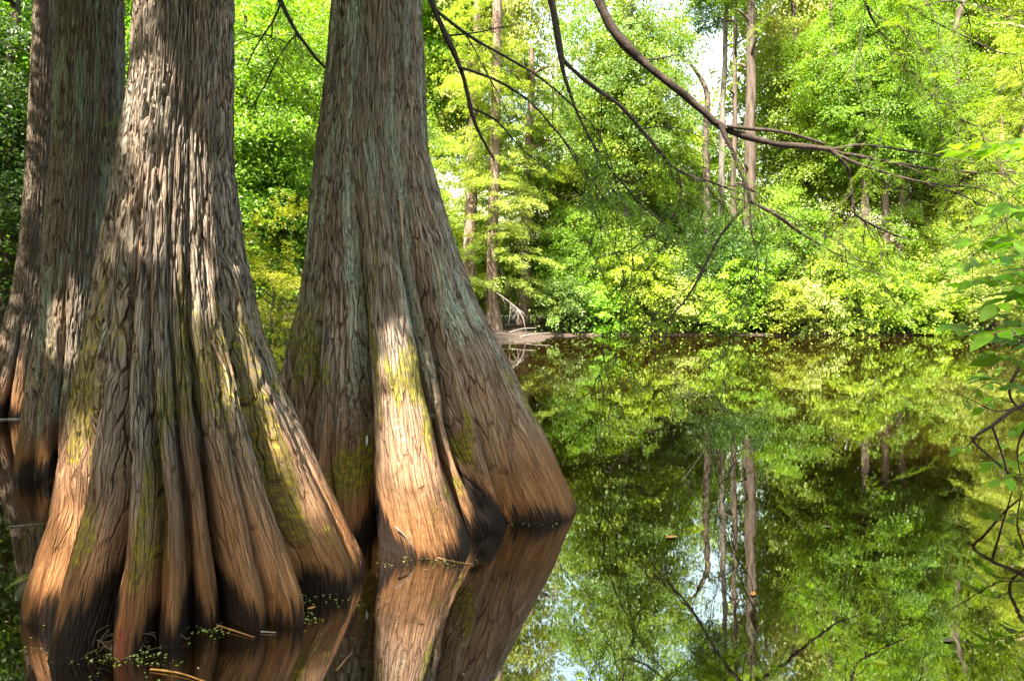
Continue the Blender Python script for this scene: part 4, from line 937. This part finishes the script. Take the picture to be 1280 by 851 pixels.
bp0 = P(334, 425, 18.6); twig_mat_pile('brush_pile', 'heap of dry grey branches in the gap between the two big cypresses', 'brush pile', (bp0[0], bp0[1], gz(bp0[0], bp0[1])), np.array([.55, .4, .45]), 90, 72, .016, 'twig_grey', 1.3, None, .6)

# sticks and fallen leaves
def stick(label, pts, r, mat='twig_brown', name='stick', rad=None):
    p = np.array(pts, float); c = p[0].copy(); tb = Tubes(); tb.add(p - c, rad or np.linspace(r, r * .5, len(p)), 6, .05, .06, np.random.default_rng(int(r * 1e5)))
    o = obj(name, tb.mesh(name, M[mat]), None, tuple(c)); tag(o, label, name.replace('_', ' '), 'sticks in and over the water'); return o
stick('thin brown stick floating at the foot of the nearest cypress', [W(242, 772, .008), W(275, 782, .01), W(318, 796, .006)], .006)
stick('curved orange stick afloat at the bottom edge below the nearest cypress', [W(188, 836, .006), W(222, 840, .008), W(258, 852, .004)], .005, 'dead_leaf')
stick('pale thin stick poking out of the open water', [W(842, 606, -.03), P(853, 600, 6.46), P(868, 580, 6.48), P(881, 562, 6.5)], .008, 'twig_grey')
stick('short bent twig propped against the sunlit buttress', [P(494, 658, 4.52), P(505, 668, 4.5), P(517, 684, 4.5)], .005, 'twig_grey')
stick('white twig floating by the right lobe of the nearest cypress', [W(326, 789, .006), W(345, 790, .006)], .004, 'pale_strand')
stick('green tinged twig afloat along the front of the sunlit buttress', [W(500, 686, .006), W(530, 692, .01), W(560, 700, .008), W(592, 705, .006)], .006, 'twig_brown')
stick('sunken stick at an angle below the sunlit cypress', [W(420, 838, .003), W(440, 815, .005)], .004, 'twig_brown')
stick('pale stick lying on the water at the left edge', [W(10, 658, .006), W(52, 654, .008)], .004, 'pale_strand')
stick('thin whitish stick on the water by the thin leaning cypress', [W(-5, 524, .008), W(34, 523, .01)], .01, 'pale_strand')
def fallen_leaf(px, py, L, mat, label, rz):
    V, Q = leaf_sheet(L, L * .55, .08, -.02); p = W(px, py)
    o = obj('fallen_leaf', mesh_np('fallen_leaf', V, Q, M[mat], True, dict(tone=np.full(len(V), .9))), None, (p[0], p[1], .006)); o.rotation_euler.z = rz
    tag(o, label, 'leaf', 'fallen leaves afloat on the pond')
fallen_leaf(832, 672, .09, 'dead_leaf', 'orange leaf floating alone in the open water', .2)
fallen_leaf(1180, 802, .06, 'litter_twig', 'pale tan leaf floating near the bottom right corner', .3)
fallen_leaf(488, 685, .07, 'leaf_yellow', 'yellow leaf on the orange shallows beside the sunlit buttress', .1)
fallen_leaf(503, 683, .06, 'leaf_yellow', 'second yellow leaf nearest the sunlit buttress', -.5)
fallen_leaf(384, 762, .05, 'dead_leaf', 'small brown leaf afloat right of the nearest cypress', .6)

# mud spit on the far side: log and broken branches
lg = stick('fallen dark log lying on the mud spit', [P(668, 404, 33.5), P(690, 398, 33.6), P(722, 397, 34)], .13, 'bark_brown', 'fallen_log'); lg['group'] = 'dead wood on the mud spit'
def dead_branch(label, path, seed, n, r):
    rng = np.random.default_rng(seed); p, rr = smooth_path(path, np.linspace(r, r * .3, len(path)), .15); c = p[0].copy(); tb = Tubes(); tb.add(p - c, rr, 6)
    for k in range(n):
        i_ = rng.integers(len(p) // 4, len(p)); d = np.array([rng.uniform(-.4, .6), rng.uniform(-.4, .4), -rng.uniform(.3, 1.0)]); L = rng.uniform(.5, 1.3)
        tb.add([p[i_] - c, p[i_] - c + d * L * .5 + rng.standard_normal(3) * .08, p[i_] - c + d * L], [r * .45, r * .3, r * .12], 4, .2)
    o = obj('dead_branch', tb.mesh('dead_branch', M['twig_grey']), None, tuple(c)); tag(o, label, 'branch', 'dead wood on the mud spit'); return o
dead_branch('bleached dead branch drooping twigs beside the flared pale trunk', [P(619, 365, 32.8), P(632, 374, 32.5), P(645, 384, 32.2), P(655, 392, 32)], 81, 26, .05)
dead_branch('bleached dead branch slanting down to the reddish trunk', [P(624, 336, 33.4), P(634, 352, 33.4), P(650, 368, 33.6)], 82, 6, .05)
for k, (a, b) in enumerate((((640, 424), (688, 416)), ((655, 428), (684, 425)), ((636, 416), (670, 410)))):
    st = stick(('low', 'lowest', 'upper')[k] + ' grey stick lying on the wet edge of the mud spit', [P(a[0], a[1], 29.5 - k * .3), P((a[0] + b[0]) / 2, (a[1] + b[1]) / 2 - 2, 29.6), P(b[0], b[1], 29.8)], .035, 'twig_grey'); st['group'] = 'dead wood on the mud spit'

# ------------------------------------------------------------------ broad-leaved sapling and bare shrub leaning in from the right bank
LEAFM = []
for (L, Wd, fo, cu, wv) in ((.17, .085, .22, .14, .003), (.15, .08, .15, .22, .004), (.19, .095, .2, .10, .003), (.13, .075, .28, .18, .002)):
    V, Q = leaf_sheet(L, Wd, fo, cu, wv); LEAFM.append(mesh_np('leaf', V, Q, M['leaf_sapling'], True, dict(tone=np.full(len(V), .5))))
def leafy(o, twigs, seed, step=.075, lscale=1.0, first=.0):
    rng = np.random.default_rng(seed); base = np.array(o.location); tb = Tubes()
    for (pts, r0, nl) in twigs:
        p, rr = smooth_path(pts, np.linspace(r0, max(.0015, r0 * .3), len(pts)), .03); tb.add(p - base, rr, 5)
        if not nl: continue
        T = unit(np.gradient(p, axis=0)); seg = np.concatenate([[0], np.cumsum(np.linalg.norm(np.diff(p, axis=0), axis=1))]); tot = seg[-1]
        k = 0; q = tot * first + .04
        while q < tot + .01:
            i_ = min(np.searchsorted(seg, q), len(p) - 1); sd = unit(np.cross(T[i_], [0, 0, 1])) * (1 if k % 2 else -1)
            d = unit(T[i_] * rng.uniform(.3, .8) + sd * rng.uniform(.6, 1.1) + np.array([0, 0, rng.uniform(-.45, .15)]))
            if q >= tot - .03: d = unit(T[i_] + [0, 0, -.2])
            nn = unit(np.array([0, 0, 1.0]) + rng.standard_normal(3) * .35 + np.array([0, -.25, 0])); y_ = unit(np.cross(nn, d)); z_ = np.cross(d, y_)
            lf = obj('leaf', LEAFM[rng.integers(4)], o); sc_ = lscale * rng.uniform(.65, 1.15)
            from mathutils import Matrix
            m = Matrix(((d[0], y_[0], z_[0], 0), (d[1], y_[1], z_[1], 0), (d[2], y_[2], z_[2], 0), (0, 0, 0, 1)))
            pos = p[i_] - base + d * .012; lf.matrix_local = Matrix.Translation(Vector(pos)) @ m @ Matrix.Scale(sc_, 4)
            k += 1; q += step * rng.uniform(.7, 1.3)
    obj('stems', tb.mesh('stems', M['twig_brown']), o)
sap = thing('sapling', 'broad leaved sapling hanging bright green leaves in from the right edge', 'sapling', (5.35, 5.3, gz(5.35, 5.3) - .03))
D = 5.3
root = np.array(sap.location); j1 = P(1340, 400, D); j2 = P(1330, 280, D)
leafy(sap, [([root, P(1400, 520, D + .1), j1, P(1335, 330, D), j2, P(1345, 180, D + .1)], .022, False),
    ([j2, P(1290, 288, D - .1), P(1250, 300, D - .2), P(1212, 302, D - .25)], .006, True),
    ([P(1335, 330, D), P(1290, 335, D - .1), P(1250, 345, D - .2), P(1215, 352, D - .3)], .006, True),
    ([j1, P(1290, 405, D - .1), P(1260, 400, D - .15), P(1228, 378, D - .2), P(1205, 362, D - .25)], .006, True),
    ([j1, P(1300, 430, D + .1), P(1260, 425, D), P(1220, 412, D - .05), P(1192, 408, D - .1)], .006, True),
    ([j1, P(1300, 455, D - .2), P(1265, 448, D - .3), P(1230, 442, D - .35)], .006, True),
    ([P(1345, 180, D + .1), P(1300, 190, D), P(1260, 186, D - .1), P(1215, 190, D - .2), P(1190, 186, D - .2)], .005, True),
    ([P(1335, 330, D), P(1290, 318, D + .2), P(1250, 322, D + .3), P(1200, 330, D + .35)], .005, True),
    ([P(1345, 180, D + .1), P(1300, 225, D), P(1270, 240, D - .1)], .004, True),
    ([j1, P(1310, 375, D - .3), P(1275, 368, D - .4), P(1248, 380, D - .45)], .005, True),
    ([j2, P(1300, 262, D - .2), P(1268, 258, D - .3), P(1236, 268, D - .35)], .005, True),
    ([P(1335, 330, D), P(1295, 352, D - .3), P(1262, 356, D - .4), P(1236, 350, D - .45)], .005, True),
    ([j1, P(1305, 418, D - .4), P(1272, 410, D - .5), P(1240, 418, D - .55)], .005, True),
    ([P(1345, 180, D + .1), P(1305, 172, D - .3), P(1272, 176, D - .4), P(1240, 180, D - .5)], .005, True),
    ([P(1335, 330, D), P(1300, 300, D - .5), P(1262, 310, D - .6)], .005, True),
    ([j1, P(1310, 480, D + .3), P(1270, 480, D + .25), P(1236, 472, D + .2)], .005, True)], 91, step=.045, lscale=1.15)
bush = thing('leaning_shrub', 'dark crooked stems with few leaves zigzagging over the water at the right edge', 'shrub', (6.2, 6.3, gz(6.2, 6.3) - .03))
D2 = 6.1; r0 = np.array(bush.location)
leafy(bush, [([r0, P(1400, 560, D2 + .1), P(1330, 470, D2), P(1285, 448, D2), P(1272, 462, D2), P(1262, 486, D2), P(1268, 504, D2), P(1290, 520, D2)], .026, False),
    ([P(1330, 470, D2), P(1290, 500, D2), P(1262, 515, D2), P(1240, 532, D2 - .1), P(1217, 549, D2 - .1), P(1232, 566, D2 - .1), P(1258, 588, D2), P(1275, 602, D2)], .022, False),
    ([P(1240, 532, D2 - .1), P(1250, 560, D2), P(1262, 600, D2), P(1266, 615, D2)], .012, False),
    ([P(1290, 520, D2), P(1272, 560, D2 + .1), P(1278, 606, D2 + .1)], .012, False),
    ([P(1290, 500, D2), P(1250, 514, D2 - .2), P(1215, 500, D2 - .25), P(1182, 485, D2 - .3)], .008, False),
    ([P(1262, 486, D2), P(1240, 478, D2), P(1218, 490, D2), P(1205, 505, D2)], .006, True),
    ([P(1217, 549, D2 - .1), P(1205, 560, D2 - .1), P(1190, 558, D2 - .1)], .005, True),
    ([P(1268, 504, D2), P(1245, 498, D2 + .1), P(1228, 512, D2 + .1)], .005, True),
    ([P(1290, 520, D2), P(1265, 540, D2 + .1), P(1245, 556, D2 + .1)], .005, True),
    ([P(1330, 470, D2), P(1290, 470, D2 + .2), P(1250, 462, D2 + .3), P(1215, 470, D2 + .3)], .005, True),
    ([P(1330, 470, D2), P(1300, 545, D2 + .1), P(1270, 572, D2 + .1), P(1240, 580, D2)], .005, True),
    ([P(1330, 470, D2), P(1300, 585, D2 - .2), P(1278, 592, D2 - .3), P(1250, 600, D2 - .3)], .005, True)], 92, lscale=.8)
for ch in bush.children:
    if ch.name.startswith('stems'): setmat(ch, M['bark_limb'])

fallen_leaf(940, 745, .06, 'dead_leaf', 'small reddish leaf afloat amid the reflected branches', 1.0)
fallen_leaf(1040, 660, .07, 'litter_twig', 'dull brown leaf afloat between the sky reflection and the right bank', 2.4)
fallen_leaf(720, 800, .05, 'leaf_yellow', 'tiny yellow leaf afloat just right of the cypress reflection', .4)
fallen_leaf(1110, 830, .07, 'leaf_yellow', 'yellowish leaf afloat at the bottom edge on the right', 2.9)
